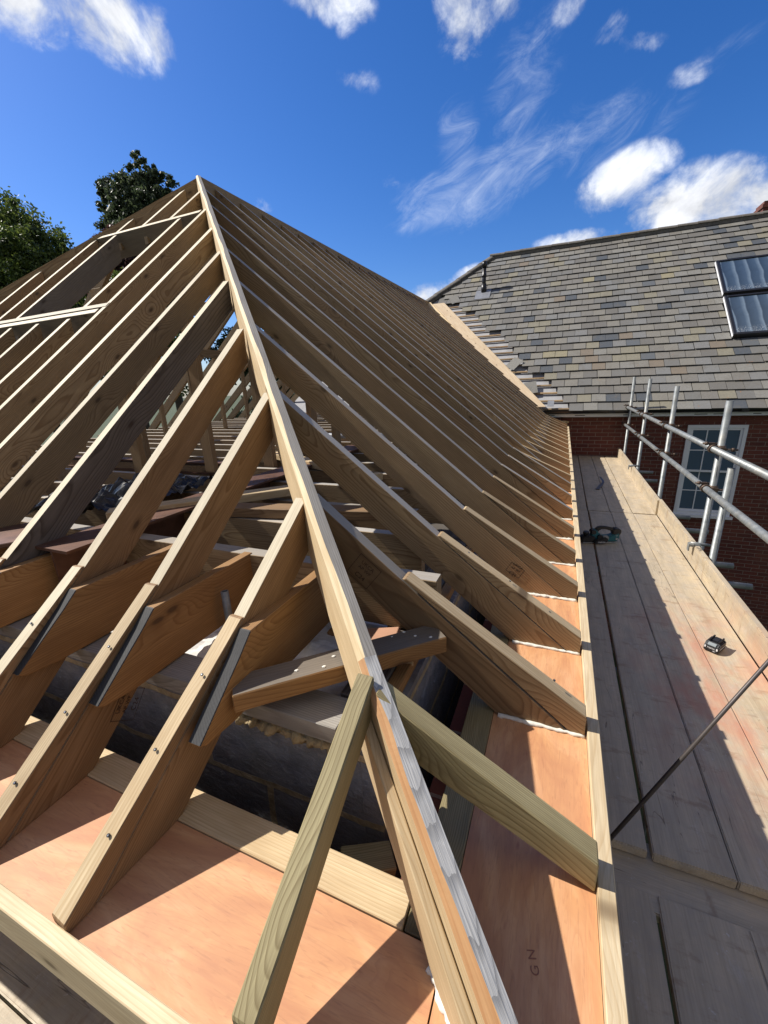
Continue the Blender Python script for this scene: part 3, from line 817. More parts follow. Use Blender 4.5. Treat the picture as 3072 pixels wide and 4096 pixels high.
# window
wf = None
def winbox(bm, x0, x1, z0, z1, y0, y1): bm_box(bm, (x0, y0, z0), (x1, y1, z1))
bm = bmesh.new(); t = .055
zm = (wz0+wz1)/2
winbox(bm, wx0, wx0+t, wz0, wz1, 0, .12); winbox(bm, wx1-t, wx1, wz0, wz1, 0, .12)
winbox(bm, wx0+t, wx1-t, wz1-t, wz1, 0, .12); winbox(bm, wx0+t, wx1-t, wz0, wz0+t, 0, .12)
winbox(bm, wx0-.04, wx1+.04, wz0-.05, wz0, -.05, .12)
mw0 = Matrix.Translation((0, YW-.035, 0))
wf = link('window', bm, mWhite, house, mw0)
for nm, za, zb, dy in (('sash', zm-.02, wz1-t, .02), ('sash', wz0+t, zm+.02, .05)):
    bm = bmesh.new(); s = .038; xa, xb = wx0+t+.001, wx1-t-.001
    winbox(bm, xa, xa+s, za, zb, dy, dy+.03); winbox(bm, xb-s, xb, za, zb, dy, dy+.03)
    winbox(bm, xa+s, xb-s, za, za+s, dy, dy+.03); winbox(bm, xa+s, xb-s, zb-s, zb, dy, dy+.03)
    for q in (1, 2):
        xm = xa+(xb-xa)*q/3; winbox(bm, xm-.009, xm+.009, za+s, zb-s, dy+.004, dy+.024)
    zc = (za+zb)/2
    for q in range(3):
        xl = xa+(xb-xa)*q/3+(.009 if q else s); xr = xa+(xb-xa)*(q+1)/3-(.009 if q < 2 else s)
        winbox(bm, xl, xr, zc-.009, zc+.009, dy+.006, dy+.022)
    link(nm, bm, mWhite, wf, mw0)
    bm = bmesh.new(); winbox(bm, xa+.01, xb-.01, za+.01, zb-.01, dy+.0125, dy+.0165); link('pane', bm, mGlass, wf, mw0)
box('curtain', (wx0+.08, YW+.16, wz0), (wx0+.42, YW+.18, wz1), plain('pale_curtain', (.55,.55,.52), .9), house, 0)
box('room_back', (wx0-.3, YW+.22, wz0-.2), (wx1+.3, YW+.235, wz1+.2), mBlk, house, 0)
# eaves: white fascia / soffit vents, gutter
long_box('fascia_board', (-.36, YW-.16, .775), (9.5, YW-.135, .90), mWhite, house, axis='X')
long_box('soffit_board', (-.36, YW-.134, .776), (9.5, YW-.002, .79), mWhite, house, axis='X')
x = -.3
while x < 9.3:
    if random.random() < .6: box('soffit_vent', (x, YW-.1625, .80), (x+random.uniform(.08,.2), YW-.1602, .812), mBlk, house, 0)
    x += .28
bm = bmesh.new(); n = 12; rr = .062
L0, L1 = -.42, 9.5; prevs = None
for xq in (L0, L1):
    row = [bm.verts.new((xq, YW-.235-rr*math.cos(math.pi*i/n)*1.0, .915-rr*1.1*math.sin(math.pi*i/n))) for i in range(n+1)]
    row += [bm.verts.new((xq, YW-.235+(rr-.006)*math.cos(math.pi*i/n), .915-(rr-.006)*1.1*math.sin(math.pi*i/n))) for i in range(n+1)]
    if prevs:
        for i in range(len(row)): bm.faces.new((prevs[i], prevs[(i+1)%len(row)], row[(i+1)%len(row)], row[i]))
        bm.faces.new(row)
    else: bm.faces.new(row[::-1])
    prevs = row
for x in (.9, 2.9, 4.9):   # union brackets
    bm_box(bm, (x-.05, YW-.235-rr-.006, .86), (x+.05, YW-.235-rr+.004, .912))
link('gutter', bm, mGut, house)
# roof solids
RX0, RY, RZ = -2.22, 14.04, 5.0
def solid(name, pts, mat, parent):
    bm = bmesh.new(); vs = [bm.verts.new(p) for p in pts]; bm.faces.new(vs); return link(name, bm, mat, parent)
lo = -.055
ylo = 9.02
def SPt(x, y, off): return V((x, y, sz(y))) + snrm*off
hipfoot = RX0-(RY-ylo)
solid('underlay', [SPt(hipfoot, ylo, lo), SPt(9.5, ylo, lo), SPt(9.5, RY, lo), SPt(RX0, RY, lo)], mFelt, house)
solid('hip_slope', [V((hipfoot, ylo, sz(ylo)-.08)), V((RX0, RY, RZ-.08)), V((hipfoot, 2*RY-ylo, sz(ylo)-.08))], mSlate, house)
solid('rear_slope', [V((hipfoot, 2*RY-ylo, sz(ylo)-.08)), V((RX0, RY, RZ-.08)), V((9.5, RY, RZ-.08)), V((9.5, 2*RY-ylo, sz(ylo)-.08))], mSlate, house)
# slates one by one; a torn strip is left bare beside the valley
bm = bmesh.new()
G = .236; sw = .254; L = 6.42; rows = int(L/G)
ragged = [random.uniform(.14, .38) for _ in range(rows+2)]
RWX0, RWX1 = 2.93, 4.10
for r in range(rows+1):
    d0 = r*G*1.0            # distance up the slope to the tail of the slate
    y0 = ylo + d0*ca; 
    off = (sw/2 if r % 2 else 0) + random.uniform(-.012, .012)
    xv = -.33 - (y0-9.13)*.905
    xh = RX0 - (RY - y0) if y0 < RY else RX0
    x = -7.2 + off
    while x < 9.4:
        w_ = sw*random.choice((1,1,1,.985))
        gap = .008
        xc = x + w_/2
        start = max(xv + ragged[r]+.02, xh+.13)
        if y0 > 12.2: start = xh + .10
        inwin = RWX0+.03 < xc < RWX1-.03 and 10.50 < y0+.1 < 12.55
        if x > start-.02 and x > -3.5 and y0 < RY-.04 and not inwin:
            ln = min(.41, (L-d0)+.02) if L-d0 > .12 else .12
            jx, jr = random.uniform(-.003,.003), random.uniform(-.008,.008)
            lift = random.choice((0, .001, .002, .003, .006))
            org = V((x+jx, ylo, sz(ylo))) + sup*(d0 + random.uniform(-.006,.004))
            t0 = .008
            vs = []
            cz = random.uniform(0, .012) if random.random() < .3 else 0
            for (u, v) in ((gap/2, 0), (w_-gap/2, 0), (w_-gap/2, ln), (gap/2, ln)):
                top = .036 + lift - v/ln*.042 if True else 0
                if v == 0 and u < w_/2: vv = cz*.5
                elif v == 0: vv = -cz*.3
                else: vv = v
                p = org + X*(u - vv*jr) + sup*(vv + u*jr)
                vs.append((p + snrm*top, p + snrm*(top-t0)))
            a = [bm.verts.new(q[0]) for q in vs]; b = [bm.verts.new(q[1]) for q in vs]
            bm.faces.new(a); bm.faces.new(b[::-1])
            for i in range(4): bm.faces.new((a[i], b[i], b[(i+1)%4], a[(i+1)%4]))
        x += w_
slates = link('roof_slates', bm, mSlate, house)
# battens in the bare strip
for r in range(rows):
    y = ylo + (r*G+.10)*ca
    xv = -.33 - (y-9.13)*.905
    if y > 12.4: break
    bm = bmesh.new(); p = SPt(0, y, 0)
    bm_box(bm, (0, -.019, -.03), (ragged[r]+.5, .019, -.006))
    link('tile_batten', bm, mRaft, house, frame((xv-.15, y, sz(y)), X, sup, snrm))
# displaced slates
for (x, y, a, nm) in ((-2.95, 12.42, .5, 0), (-1.05, 10.18, -.6, 0), (-.62, 9.55, .2, 0)):
    bm = bmesh.new(); bm_box(bm, (-.12, -.16, 0), (.12, .16, .007))
    link('slipped_slate', bm, mSlate, house, frame(SPt(x, y, .045), X, sup, snrm) @ Matrix.Rotation(a, 4, 'Z') @ Matrix.Rotation(.12, 4, 'X'))
link('lead_patch', (lambda b: (bm_box(b, (0,0,0), (.12,.16,.006)), b)[1])(bmesh.new()), mLead, house, frame(SPt(-.26, 9.10, .06), X, sup, snrm))
# ridge and hip tiles: angled, lichened
def ridge_run(p0, p1, name='ridge_tile', seg=.42, w=.15):
    p0, p1 = V(p0), V(p1); ex = (p1-p0).normalized(); ez = ex.cross(Z).normalized(); ey = ez.cross(ex); L = (p1-p0).length
    n = int(L/seg); bm = bmesh.new()
    for i in range(n):
        a, b = i*seg, (i+1)*seg-.006
        dz = random.uniform(-.006,.006)
        pr = []
        for x in (a, b):
            row = []
            for j in range(9):
                t = math.pi*j/8
                row.append(bm.verts.new((x, .075*math.sin(t)+dz-.045+(.008 if x == a else 0), w*math.cos(t))))
            pr.append(row)
        for j in range(8): f = bm.faces.new((pr[0][j], pr[0][j+1], pr[1][j+1], pr[1][j]))
        bm.faces.new(pr[0][::-1]); bm.faces.new(pr[1])
    bm_box(bm, (0, -.12, -w*.8), (L, -.03, w*.8))
    return link(name, bm, mRidge, house, frame(p0, ex, ey, ez))
ridge_run((RX0-.05, RY, RZ+.045), (9.5, RY, RZ+.045))
ridge_run((RX0-1.62, RY-1.62, sz(RY-1.62)+.05), (RX0+.05, RY, RZ+.05), 'hip_tile')
# soil vent pipe
vp = SPt(-2.19, 12.60, .02)
o = pipe('vent_pipe', vp - Z*.1, vp + Z*.62, .052, mGut, house)
for za, zb, ra, rb in ((.60,.74,.074,.052),(-.05,.20,.078,.066),(.36,.42,.064,.064)):
    bm = bmesh.new(); tube_bm(bm, vp+Z*za, vp+Z*zb, ra, 18, r1=rb); link('pipe_collar', bm, mGut, o)
bm = bmesh.new(); bm_box(bm, (-.2, -.25, 0), (.2, .16, .012)); link('vent_flashing', bm, mLead, house, frame(SPt(-2.19, 12.52, .032), X, sup, snrm))
# two roof lights
for (ya, yb) in ((10.50, 11.50), (11.58, 12.56)):
    p = SPt((RWX0+RWX1)/2, (ya+yb)/2, .03); w2 = (RWX1-RWX0)/2; h2 = (yb-ya)/2/ca
    mw = frame(p, X, sup, snrm)
    bm = bmesh.new(); t = .05
    for lo_, hi_ in (((-w2,-h2,-.03),(-w2+t,h2,.085)),((w2-t,-h2,-.03),(w2,h2,.085)),((-w2+t,-h2,-.03),(w2-t,-h2+t*1.3,.08)),((-w2+t,h2-t,-.03),(w2-t,h2,.085))): bm_box(bm, lo_, hi_)
    bmesh.ops.bevel(bm, geom=list(bm.edges), offset=.006, segments=1, affect='EDGES')
    fr = link('roof_light', bm, mGut, house, mw)
    bm = bmesh.new(); bm_box(bm, (-w2+t, -h2+t*1.3, .055), (w2-t, h2-t, .063)); 
    link('pane', bm, mRoofGlass, fr, mw)
    bm = bmesh.new(); bm_box(bm, (-w2-.010, -h2-.01, .02), (-w2-.002, h2, .06)); link('flashing', bm, mWhite, fr, mw)
# chimney
ch = world(empty('c', (0,0,0))); bpy.data.objects.remove(ch)
chm = wallbox('chimney', (4.12, 14.45), (5.0, 14.45), 4.2, 5.13, .45, mBrick, house)
bm = bmesh.new(); 
for i, (g, z) in enumerate(((.03, 5.131), (.06, 5.20), (.03, 5.27))): bm_box(bm, (4.12-g, 14.225-g, z), (5.0+g, 14.675+g, z+.066))
link('chimney_cap', bm, mBrick, chm)
pipe('chimney_pot', (4.34, 14.45, 5.32), (4.34, 14.45, 5.60), .11, mPot, chm)

# ================================================================== SCAFFOLD
GX = [.158, .400, .637, .871]           # left edges of the four boards
def board_bm(L, w, th, seed):
    """plank: x length, y across, top z=0; ends slightly rough"""
    bm = bmesh.new(); n = max(2, int(L/.25)); rows = []
    for i in range(n+1):
        x = L*i/n; e = .0022*noise.noise(V((x*2.3, seed, 0))); f = .0022*noise.noise(V((x*2.3, seed, 9))); zc = .0015*noise.noise(V((x*1.1, seed, 4)))
        rows.append([bm.verts.new(p) for p in ((x,e,zc),(x,w+f,zc),(x,w+f,zc-th),(x,e,zc-th))])
    for i in range(n):
        for j in range(4): bm.faces.new((rows[i][j], rows[i+1][j], rows[i+1][(j+1)%4], rows[i][(j+1)%4]))
    bm.faces.new(rows[0][::-1]); bm.faces.new(rows[-1])
    bmesh.ops.recalc_face_normals(bm, faces=bm.faces)
    es = [e for e in bm.edges if len(e.link_faces) == 2 and e.calc_face_angle(0) > .8]
    bmesh.ops.bevel(bm, geom=es, offset=.004, segments=2, affect='EDGES')
    return bm
names = ['against the fascia', 'second from the fascia', 'third from the fascia', 'fourth, along the toe board']
sets = [(5.312, 9.22, 0, 'far scaffold plank', 'far plank run by the brick wall'), (1.235, 5.296, 0, 'middle scaffold plank', 'middle run'), (-2.7, 1.13, -.035, 'nearest scaffold plank', 'near run')]
extra = {(1,0):' under the planer handle side', }
for si, (y0, y1, dz, l0, _) in enumerate(sets):
    for i, gx in enumerate(GX):
        w = .2305
        gx2 = gx + (.004 if si == 1 else 0) + random.uniform(-.003,.003)
        o = link('scaffold_board', board_bm(y1-y0, w, .038, si*10+i), mDeck, None, frame((gx2-.002, y0, dz+random.uniform(-.002,.002)), Y, -X, Z) @ Matrix.Translation((0,-w,0)))
        where = {0:'beyond the plank joint, towards the brick wall', 1:'with the power planer and battery run, between the two plank joints', 2:'nearest the camera below the stepped joint'}[si]
        tag(o, f'weathered {l0} {names[i]}', 'plank', 'planks of the scaffold walkway')
# board under the step, seen through the near joint
o = link('scaffold_board', board_bm(1.3, .226, .038, 77), mDeck, None, frame((.12, 1.30, -.039), X, Y, Z) @ Matrix.Translation((0,-.226,0)))
tag(o, 'dirty crosswise plank seen in the gap of the near plank joint', 'plank')
# planks on the hip-end side (bottom left corner of the view)
for i, (ya, yb, la) in enumerate(((.203, .432, 'weathered plank under the soffit edge along the hip end, mostly in shadow'), (-.034, .197, 'sunlit weathered plank outside the eaves in the bottom left corner'), (-.271, -.040, 'sunlit plank outermost along the hip end, below the bottom left corner'))):
    o = link('scaffold_board', board_bm(4.1, yb-ya, .038, 90+i), mDeck, None, frame((-4.0, ya, -.001*i), X, Y, Z))
    tag(o, la, 'plank', 'planks of the scaffold walkway')
# toe boards
for i, (y0, y1, dx, lab) in enumerate(((5.30, 9.2, -.022, 'far toe board on edge beyond the joint, up to the brick wall'), (-2.6, 5.36, -.003, 'near toe board on edge along the walkway, from the joint towards the camera'))):
    bm = board_bm(y1-y0, .178, .036, 50+i)
    o = link('toe_board', bm, mPale if False else mDeck, None, frame((1.108+dx, y0, -.004), Y, Z, X) @ Matrix.Translation((0,0,.036)))
    tag(o, 'pale ' + lab, 'toe board', 'toe boards')
sc = world(empty('tube_scaffold', (1.2, 5, -4.5), 'galvanised scaffold tubes with two guard rails, uprights and couplers beside the walkway', 'scaffold'))
R = .0242
POL = [(1.190, 9.02, 1.49), (1.192, 7.45, 1.467), (1.190, 5.74, 1.396), (1.188, 4.02, 1.325), (1.215, 3.80, .845)]
for (x, y, zt) in POL: pipe('standard', (x, y, -4.5), (x, y, zt), R, mGalv, sc)
RX = 1.139
ZT, ZM = .955, .632
pipe('guard_rail', (RX, 2.78, ZT), (RX, 9.26, ZT+.0), R, mGalv, sc); pipe('guard_rail', (RX, -2.5, ZT-.0), (RX, 2.772, ZT), R, mGalv, sc)
pipe('guard_rail', (RX, -2.5, ZM), (RX, 9.32, ZM), R, mGalv, sc)
for x in (-3.6, -1.9, -.35): pipe('transom', (x, .44, -.0635), (x, -.6, -.0635), R, mGalv, sc)
for y in (8.05, 7.40, 5.50, 5.02, 4.12, 3.72, 2.3, 1.1, 0.2, -1.0):
    pipe('transom', (1.47 if y not in (8.05,5.02) else 1.52, y, -.0635), (-.12, y, -.0635), R, mGalv, sc)
pipe('ledger', (1.139, -2.5, -.115), (1.139, 9.2, -.115), R, mGalv, sc)
def coupler(c, pole_x, y):
    """right-angle coupler: two clamped bands, hinge lugs and T-bolts"""
    bm = bmesh.new(); c = V(c)
    tube_bm(bm, c+V((0,-.026,0)), c+V((0,.026,0)), R+.009, 18)
    px = V((pole_x, y, c.z)); tube_bm(bm, px+Z*-.028, px+Z*.028, R+.009, 18)
    bm_box(bm, (c.x+.0, y-.022, c.z-.022), (pole_x, y+.022, c.z+.022))
    for s in (1, -1):
        b = c+V((-.004, s*.014, R+.014)) if s > 0 else px+V((.0, -R-.014, 0))
        if s > 0:
            tube_bm(bm, b+V((-.065,0,.002)), b+V((.035,0,.002)), .0075, 8); tube_bm(bm, b+V((-.050,0,.002)), b+V((-.032,0,.002)), .016, 6)
            bm_box(bm, tuple(b+V((-.022,-.012,-.012))), tuple(b+V((.012,.012,.010))))
        else:
            tube_bm(bm, b+V((0,0,-.0)), b+V((.10,-.004,0)), .0075, 8); tube_bm(bm, b+V((.06,-.003,0)), b+V((.078,-.0035,0)), .016, 6)
            bm_box(bm, tuple(b+V((-.016,-.012,-.014))), tuple(b+V((.026,.012,.014))))
    o = link('coupler', bm, mRust, sc)
for (x, y, zt) in POL[:4]:
    for z in (ZT, ZM): coupler((RX, y-.004, z), x, y)
for z in (ZT, ZM):
    bm = bmesh.new(); tube_bm(bm, (RX, 7.18, z), (RX, 7.24, z), R+.007, 18); bm_box(bm, (RX-.012, 7.19, z-.055), (RX+.012, 7.23, z-.02)); link('coupler', bm, mRust, sc)
# toe board clips
for (x, y) in ((1.15, 3.90), (1.125, 7.3)):
    bm = bmesh.new(); tube_bm(bm, (x-.075, y, .19), (x+.07, y+.02, .175), .012, 10); bm_box(bm, (x-.085, y-.025, .165), (x-.050, y+.025, .186)); bm_box(bm, (x-.086, y-.022, .125), (x-.078, y+.022, .18))
    bm_box(bm, (x-.055, y-.02, .176), (x-.005, y+.02, .182))
    link('toe_board_clip', bm, mGalv, sc)
# slim steel rod across the walkway
o = pipe('steel_rod', V((.25, 1.155, .085)), V((.25,1.155,.085)).lerp(V((.715,1.578,.60)), 2.0), .0065, plain('dark_rod_steel', (.10,.085,.08), .5, .4, 30, .4), None, 6, hollow=False)
tag(o, 'slim dark steel rod slanting up from the planks across the lower right', 'rod')

# ================================================================== TOOLS
# power planer: length about 0.33 m along local x (front knob at x=0)
pm = Matrix.Translation((.283, 4.185, .006)) @ Matrix.Rotation(.30, 4, 'Z')
pl = world(empty('power_planer', (0,0,0), 'teal and black cordless power planer standing on the shaded planks', 'power planer'))
pl.matrix_basis = pm; WM[pl.name] = pm
def tpoly(name, pts, y0, y1, mat, bev=.006, parent=pl):
    bm = bmesh.new()
    a = [bm.verts.new((p[0], y0, p[1])) for p in pts]; b = [bm.verts.new((p[0], y1, p[1])) for p in pts]
    bm.faces.new(a); bm.faces.new(b[::-1])
    for i in range(len(pts)): bm.faces.new((a[i], b[i], b[(i+1)%len(pts)], a[(i+1)%len(pts)]))
    bmesh.ops.recalc_face_normals(bm, faces=bm.faces)
    bmesh.ops.bevel(bm, geom=[e for e in bm.edges], offset=bev, segments=2, affect='EDGES')
    return link(name, bm, mat, parent, pm)
tpoly('shoe', [(.0,0),(.11,0),(.11,.008),(.0,.008)], -.045, .045, mSil, .001)
tpoly('shoe', [(.125,0),(.30,0),(.30,.008),(.125,.008)], -.045, .045, mSil, .001)
tpoly('front_housing', [(-.012,.009),(.112,.009),(.112,.060),(.085,.072),(.0,.062),(-.012,.045)], -.047, .047, mBlk, .008)
tpoly('body', [(.075,.010),(.310,.010),(.330,.030),(.335,.085),(.325,.105),(.285,.085),(.245,.062),(.19,.066),(.150,.088),(.125,.125),(.095,.128),(.082,.085)], -.036, .040, mTeal, .008)
tpoly('handle', [(.098,.100),(.118,.142),(.150,.160),(.205,.158),(.275,.142),(.318,.125),(.330,.098),(.300,.088),(.262,.112),(.205,.130),(.160,.130),(.145,.105),(.125,.085)], -.019, .019, mBlk, .008)
tpoly('battery', [(.272,.085),(.335,.070),(.350,.110),(.335,.135),(.285,.140),(.268,.118)], -.034, .034, mBlk, .006)
bm = bmesh.new(); tube_bm(bm, (.035,0,.060), (.035,0,.078), .020, 20); tube_bm(bm, (.035,0,.078), (.035,0,.105), .028, 20, r1=.026); bmesh.ops.bevel(bm, geom=[e for e in bm.edges if e.calc_face_angle(0) > 1], offset=.004, segments=2, affect='EDGES'); link('depth_knob', bm, mBlk, pl, pm)
bm = bmesh.new(); tube_bm(bm, (.092,.03,.105), (.092,-.045,.110), .020, 18); link('dust_port', bm, mBlk, pl, pm)
bm = bmesh.new(); tube_bm(bm, (.150,-.030,.062), (.150,-.062,.060), .024, 20); link('dust_port', bm, mBlk, pl, pm)
cov = tpoly('belt_cover', [(.085,.012),(.10,.0),(.18,-.002),(.205,.010),(.225,.038),(.21,.062),(.18,.066),(.14,.052),(.105,.040)], -.075, -.038, mBlk, .010)
tpoly('belt_guard', [(.165,.048),(.225,.030),(.235,.052),(.218,.078),(.180,.080)], -.055, -.037, plain('grey_plastic', (.30,.30,.29), .5), .006)
text('logo', 'makita', .026, pm @ frame((.158, -.0755, .020), X, Z, -Y), mTxtW, pl, .0006)
text('logo', '18V', .012, pm @ frame((.305, -.0365, .070), X, Z, -Y), mTxtW, pl, .0006)
bm = bmesh.new(); tube_bm(bm, (.305,-.034,.040), (.305,-.042,.040), .010, 14); link('screw', bm, mSil, pl, pm)

# battery pack lying on the sunlit planks
ang = math.atan2(2.545-2.585, .928-.871)
ex = V((math.cos(ang), math.sin(ang), 0)); ey = Z.cross(ex)
bmw = frame((.871, 2.588, .003), ex, ey, Z)
bt = world(empty('tool_battery', (0,0,0), 'black slide-in power tool battery lying on the sunlit plank by the toe board', 'battery'))
bt.matrix_basis = bmw; WM[bt.name] = bmw
def bbox(name, lo, hi, mat, bev, par=bt):
    bm = bmesh.new(); bm_box(bm, lo, hi)
    if bev: bmesh.ops.bevel(bm, geom=list(bm.edges), offset=bev, segments=2, affect='EDGES')
    return link(name, bm, mat, par, bmw)
bw_, bl_ = .072, .104
bm = bmesh.new()
sec = [(0,0),(bl_,0),(bl_,.046),(bl_-.004,.052),(.022,.052),(0,.034)]
a = [bm.verts.new((0, y, z)) for y, z in sec]; b = [bm.verts.new((bw_, y, z)) for y, z in sec]
bm.faces.new(a); bm.faces.new(b[::-1])
for i in range(6): bm.faces.new((a[i], b[i], b[(i+1)%6], a[(i+1)%6]))
bmesh.ops.recalc_face_normals(bm, faces=bm.faces); bmesh.ops.bevel(bm, geom=list(bm.edges), offset=.005, segments=2, affect='EDGES')
link('battery_case', bm, mBlk, bt, bmw)
bbox('slide_rail', (.010, .026, .053), (.018, bl_-.002, .063), mBlk, .002); bbox('slide_rail', (bw_-.018, .026, .053), (bw_-.010, bl_-.002, .063), mBlk, .002)
bbox('contact_block', (.022, .040, .053), (bw_-.022, bl_-.01, .058), mBlk, .001)
fm = bmw @ frame((bw_/2, .0105, .0445), X, V((0,.774,.633)), V((0,-.633,.774)))
bm = bmesh.new(); bm_box(bm, (-.021, -.011, 0), (.021, .011, .004)); bmesh.ops.bevel(bm, geom=list(bm.edges), offset=.002, segments=2, affect='EDGES'); link('release_button', bm, plain('shiny_grey_plastic', (.25,.28,.29), .25), bt, fm)
text('logo', 'makita', .014, bmw @ frame((bw_/2, -.0008, .026), X, Z, -Y), mTxtW, bt, .0004)
text('logo', '18V', .009, bmw @ frame((bw_*.72, -.0008, .012), X, Z, -Y), mTxtW, bt, .0004)
text('logo', 'LITHIUM-ION', .011, bmw @ frame((bw_+.0006, bl_/2, .022), Y, Z, X), mTxtW, bt, .0003)
for q in ((.004,-.0006), (bw_-.011,-.0006)): bbox('corner_mark', (q[0], q[1], .020), (q[0]+.007, .001, .033), mTxtW, 0)

# flat pry bar
bm = bmesh.new()
pth = [(0,0,.004),(.25,0,.004),(.44,0,.005),(.50,.01,.012),(.54,.04,.035),(.56,.07,.065)]
prev = None
for i, (x, y, z) in enumerate(pth):
    w = .024 if i < 2 else .014
    row = [bm.verts.new((x, y-w, z)), bm.verts.new((x, y+w, z)), bm.verts.new((x, y+w, z+.006)), bm.verts.new((x, y-w, z+.006))]
    if prev:
        for j in range(4): bm.faces.new((prev[j], row[j], row[(j+1)%4], prev[(j+1)%4]))
    else: bm.faces.new(row[::-1])
    prev = row
bm.faces.new(prev)
o = link('pry_bar', bm, plain('blue_grey_steel', (.13,.15,.19), .4, .5), None, Matrix.Translation((.56, 6.36, .002)) @ Matrix.Rotation(math.radians(76), 4, 'Z'))
tag(o, 'flat blue-grey pry bar lying on the far planks', 'pry bar')

# ================================================================== TREES
def mk_leaf(name, c1, c2, c3):
    t = NT(name, .55)
    r = t.geo('Random Per Island')
    t.col(t.ramp(r, [(0, c1), (.5, c2), (1., c3)]))
    t.b.inputs['Subsurface Weight'].default_value = 0
    tr = t.n('ShaderNodeBsdfTranslucent'); t.put(tr.inputs[0], t.ramp(r, [(0, tuple(c*1.6 for c in c2)), (1, tuple(c*1.5 for c in c3))]))
    mx = t.n('ShaderNodeMixShader'); mx.inputs[0].default_value = .25
    out = t.t.nodes['Material Output']
    t.t.links.new(t.b.outputs[0], mx.inputs[1]); t.t.links.new(tr.outputs[0], mx.inputs[2]); t.t.links.new(mx.outputs[0], out.inputs[0])
    return t.m
mLeafA = mk_leaf('leaf_green', (.025,.045,.012), (.06,.10,.022), (.16,.20,.04))
mLeafB = mk_leaf('leaf_dark', (.022,.036,.018), (.045,.068,.032), (.09,.115,.055))
mLeafC = mk_leaf('leaf_purple', (.035,.015,.018), (.07,.03,.032), (.12,.06,.05))
mBark = plain('bark', (.10,.08,.06), .95, 0, 8, .6, .8)
def tree(base, blobs, leaf, n, ls, label, lname='tree'):
    root = world(empty('tree', base, label, 'tree', 'trees behind the roof'))
    base = V(base)
    bm = bmesh.new()
    top = V(blobs[0][0])
    segs = 8; pr = base; r0 = .35
    for i in range(segs):
        f = (i+1)/segs; q = base.lerp(top, f) + V((math.sin(i*1.3)*.15, math.cos(i*1.9)*.15, 0))
        tube_bm(bm, pr, q, r0*(1-i/segs*.8), 10, False, r1=r0*(1-(i+1)/segs*.8)); pr = q
    for (c, r) in blobs:
        c = V(c); s = base.lerp(top, min(.85, max(.35, (c.z-base.z-1.5)/(top.z-base.z)*.8)))
        tube_bm(bm, s, c, .10, 7, False, r1=.025)
        for _ in range(6):
            d = V((random.gauss(0,1), random.gauss(0,1), random.gauss(0,1))).normalized()
            tube_bm(bm, c, c + V((d.x*r[0], d.y*r[1], d.z*r[2]))*.8, .03, 5, False, r1=.008)
    link('trunk', bm, mBark, root, smooth=True)
    verts = []; faces = []
    tot = sum(r[0]*r[1]*r[2] for c, r in blobs)
    for (c, r) in blobs:
        c = V(c); m = int(n*r[0]*r[1]*r[2]/tot)
        ncl = max(8, m//90)
        for _ in range(ncl):
            d = V((random.gauss(0,1), random.gauss(0,1), random.gauss(0,1))).normalized()
            rad = random.random()**.42
            cc = c + V((d.x*r[0], d.y*r[1], d.z*r[2]))*rad*(1+.18*noise.noise(d*3+c))
            cr = random.uniform(.16, .42)*min(r)*.55
            for _ in range(m//ncl):
                e = V((random.gauss(0,.55), random.gauss(0,.55), random.gauss(0,.42)))*cr
                p = cc+e
                q = Quaternion((random.gauss(0,1), random.gauss(0,1), random.gauss(0,1), random.gauss(0,1))).normalized()
                s = ls*random.uniform(.6, 1.3)
                a, b = q @ V((s,0,0)), q @ V((0,s*.55,0))
                k = len(verts)
                verts += [p-a, p-b*1., p+a, p+b]; faces.append((k,k+1,k+2,k+3))
    me = bpy.data.meshes.new('crown'); me.from_pydata([tuple(v-base) for v in verts], [], faces); me.materials.append(leaf)
    o = bpy.data.objects.new('crown', me); C.objects.link(o); o.parent = root
    return root
tree((-16.5, 23.0, -4.5), [((-16.6,22.6,3.2),(2.2,2,1.7)), ((-13.8,23.4,2.2),(2.4,2,1.8)), ((-19.6,22.4,3.6),(2.2,2,1.8)), ((-11.4,24,1.2),(2.2,2,1.7)), ((-17,22.8,.4),(3,2,1.8))], mLeafB, 40000, .11, 'low dark tree seen through the gap between the rafters beside the hip')
# geometry of the directions: far trees 16-24 m off
def dirp(x, y, z, k):  # scale about the eye point measured on the survey plane y=30
    e = V((0,0,1.556)); return tuple(e + (V((x,y,z))-e)*k)
k1, k2 = .62, .72
tree((-33.5, 18.6, -4.5), [(dirp(-53,30,15.5,k1),(3.2,3,3.4)), (dirp(-49,30,13.5,k1),(2.9,3,2.6)), (dirp(-46,30,11.5,k1),(2.4,2.6,2.4)), (dirp(-55,30,18,k1),(2.6,2.5,2.2)), (dirp(-57,30,11,k1),(4,3,3)), (dirp(-50.5,30,17.3,k1),(1.1,1.3,1.5)), (dirp(-43.6,30,12.9,k1),(1.1,1.2,.8)), (dirp(-45,30,15,k1),(1.0,1.1,.7)), (dirp(-47,30,8,k1),(3.4,3,2.6)), (dirp(-43,30,7,k1),(2.6,3,2.6))],
     mLeafA, 130000, .105, 'broad bushy green tree behind the roof at the left edge')
tree((-24.5, 21.6, -4.5), [(dirp(-33.2,30,18.4,k2),(.85,.9,1.3)), (dirp(-34.4,30,16.8,k2),(1.7,1.5,1.8)), (dirp(-32.6,30,16.0,k2),(1.5,1.4,1.5)), (dirp(-37.6,30,17.6,k2),(.85,.9,1.2)), (dirp(-31.2,30,17.0,k2),(.9,.9,1.1)), (dirp(-33.6,30,14,k2),(2.1,1.8,1.8)), (dirp(-36.5,30,15,k2),(1.3,1.3,1.4)), (dirp(-33,30,11,k2),(2.6,2,2.2)), (dirp(-32.4,30,17.9,k2),(.6,.6,.9))],
     mLeafB, 130000, .10, 'tall narrow dark green tree rising behind the roof apex')
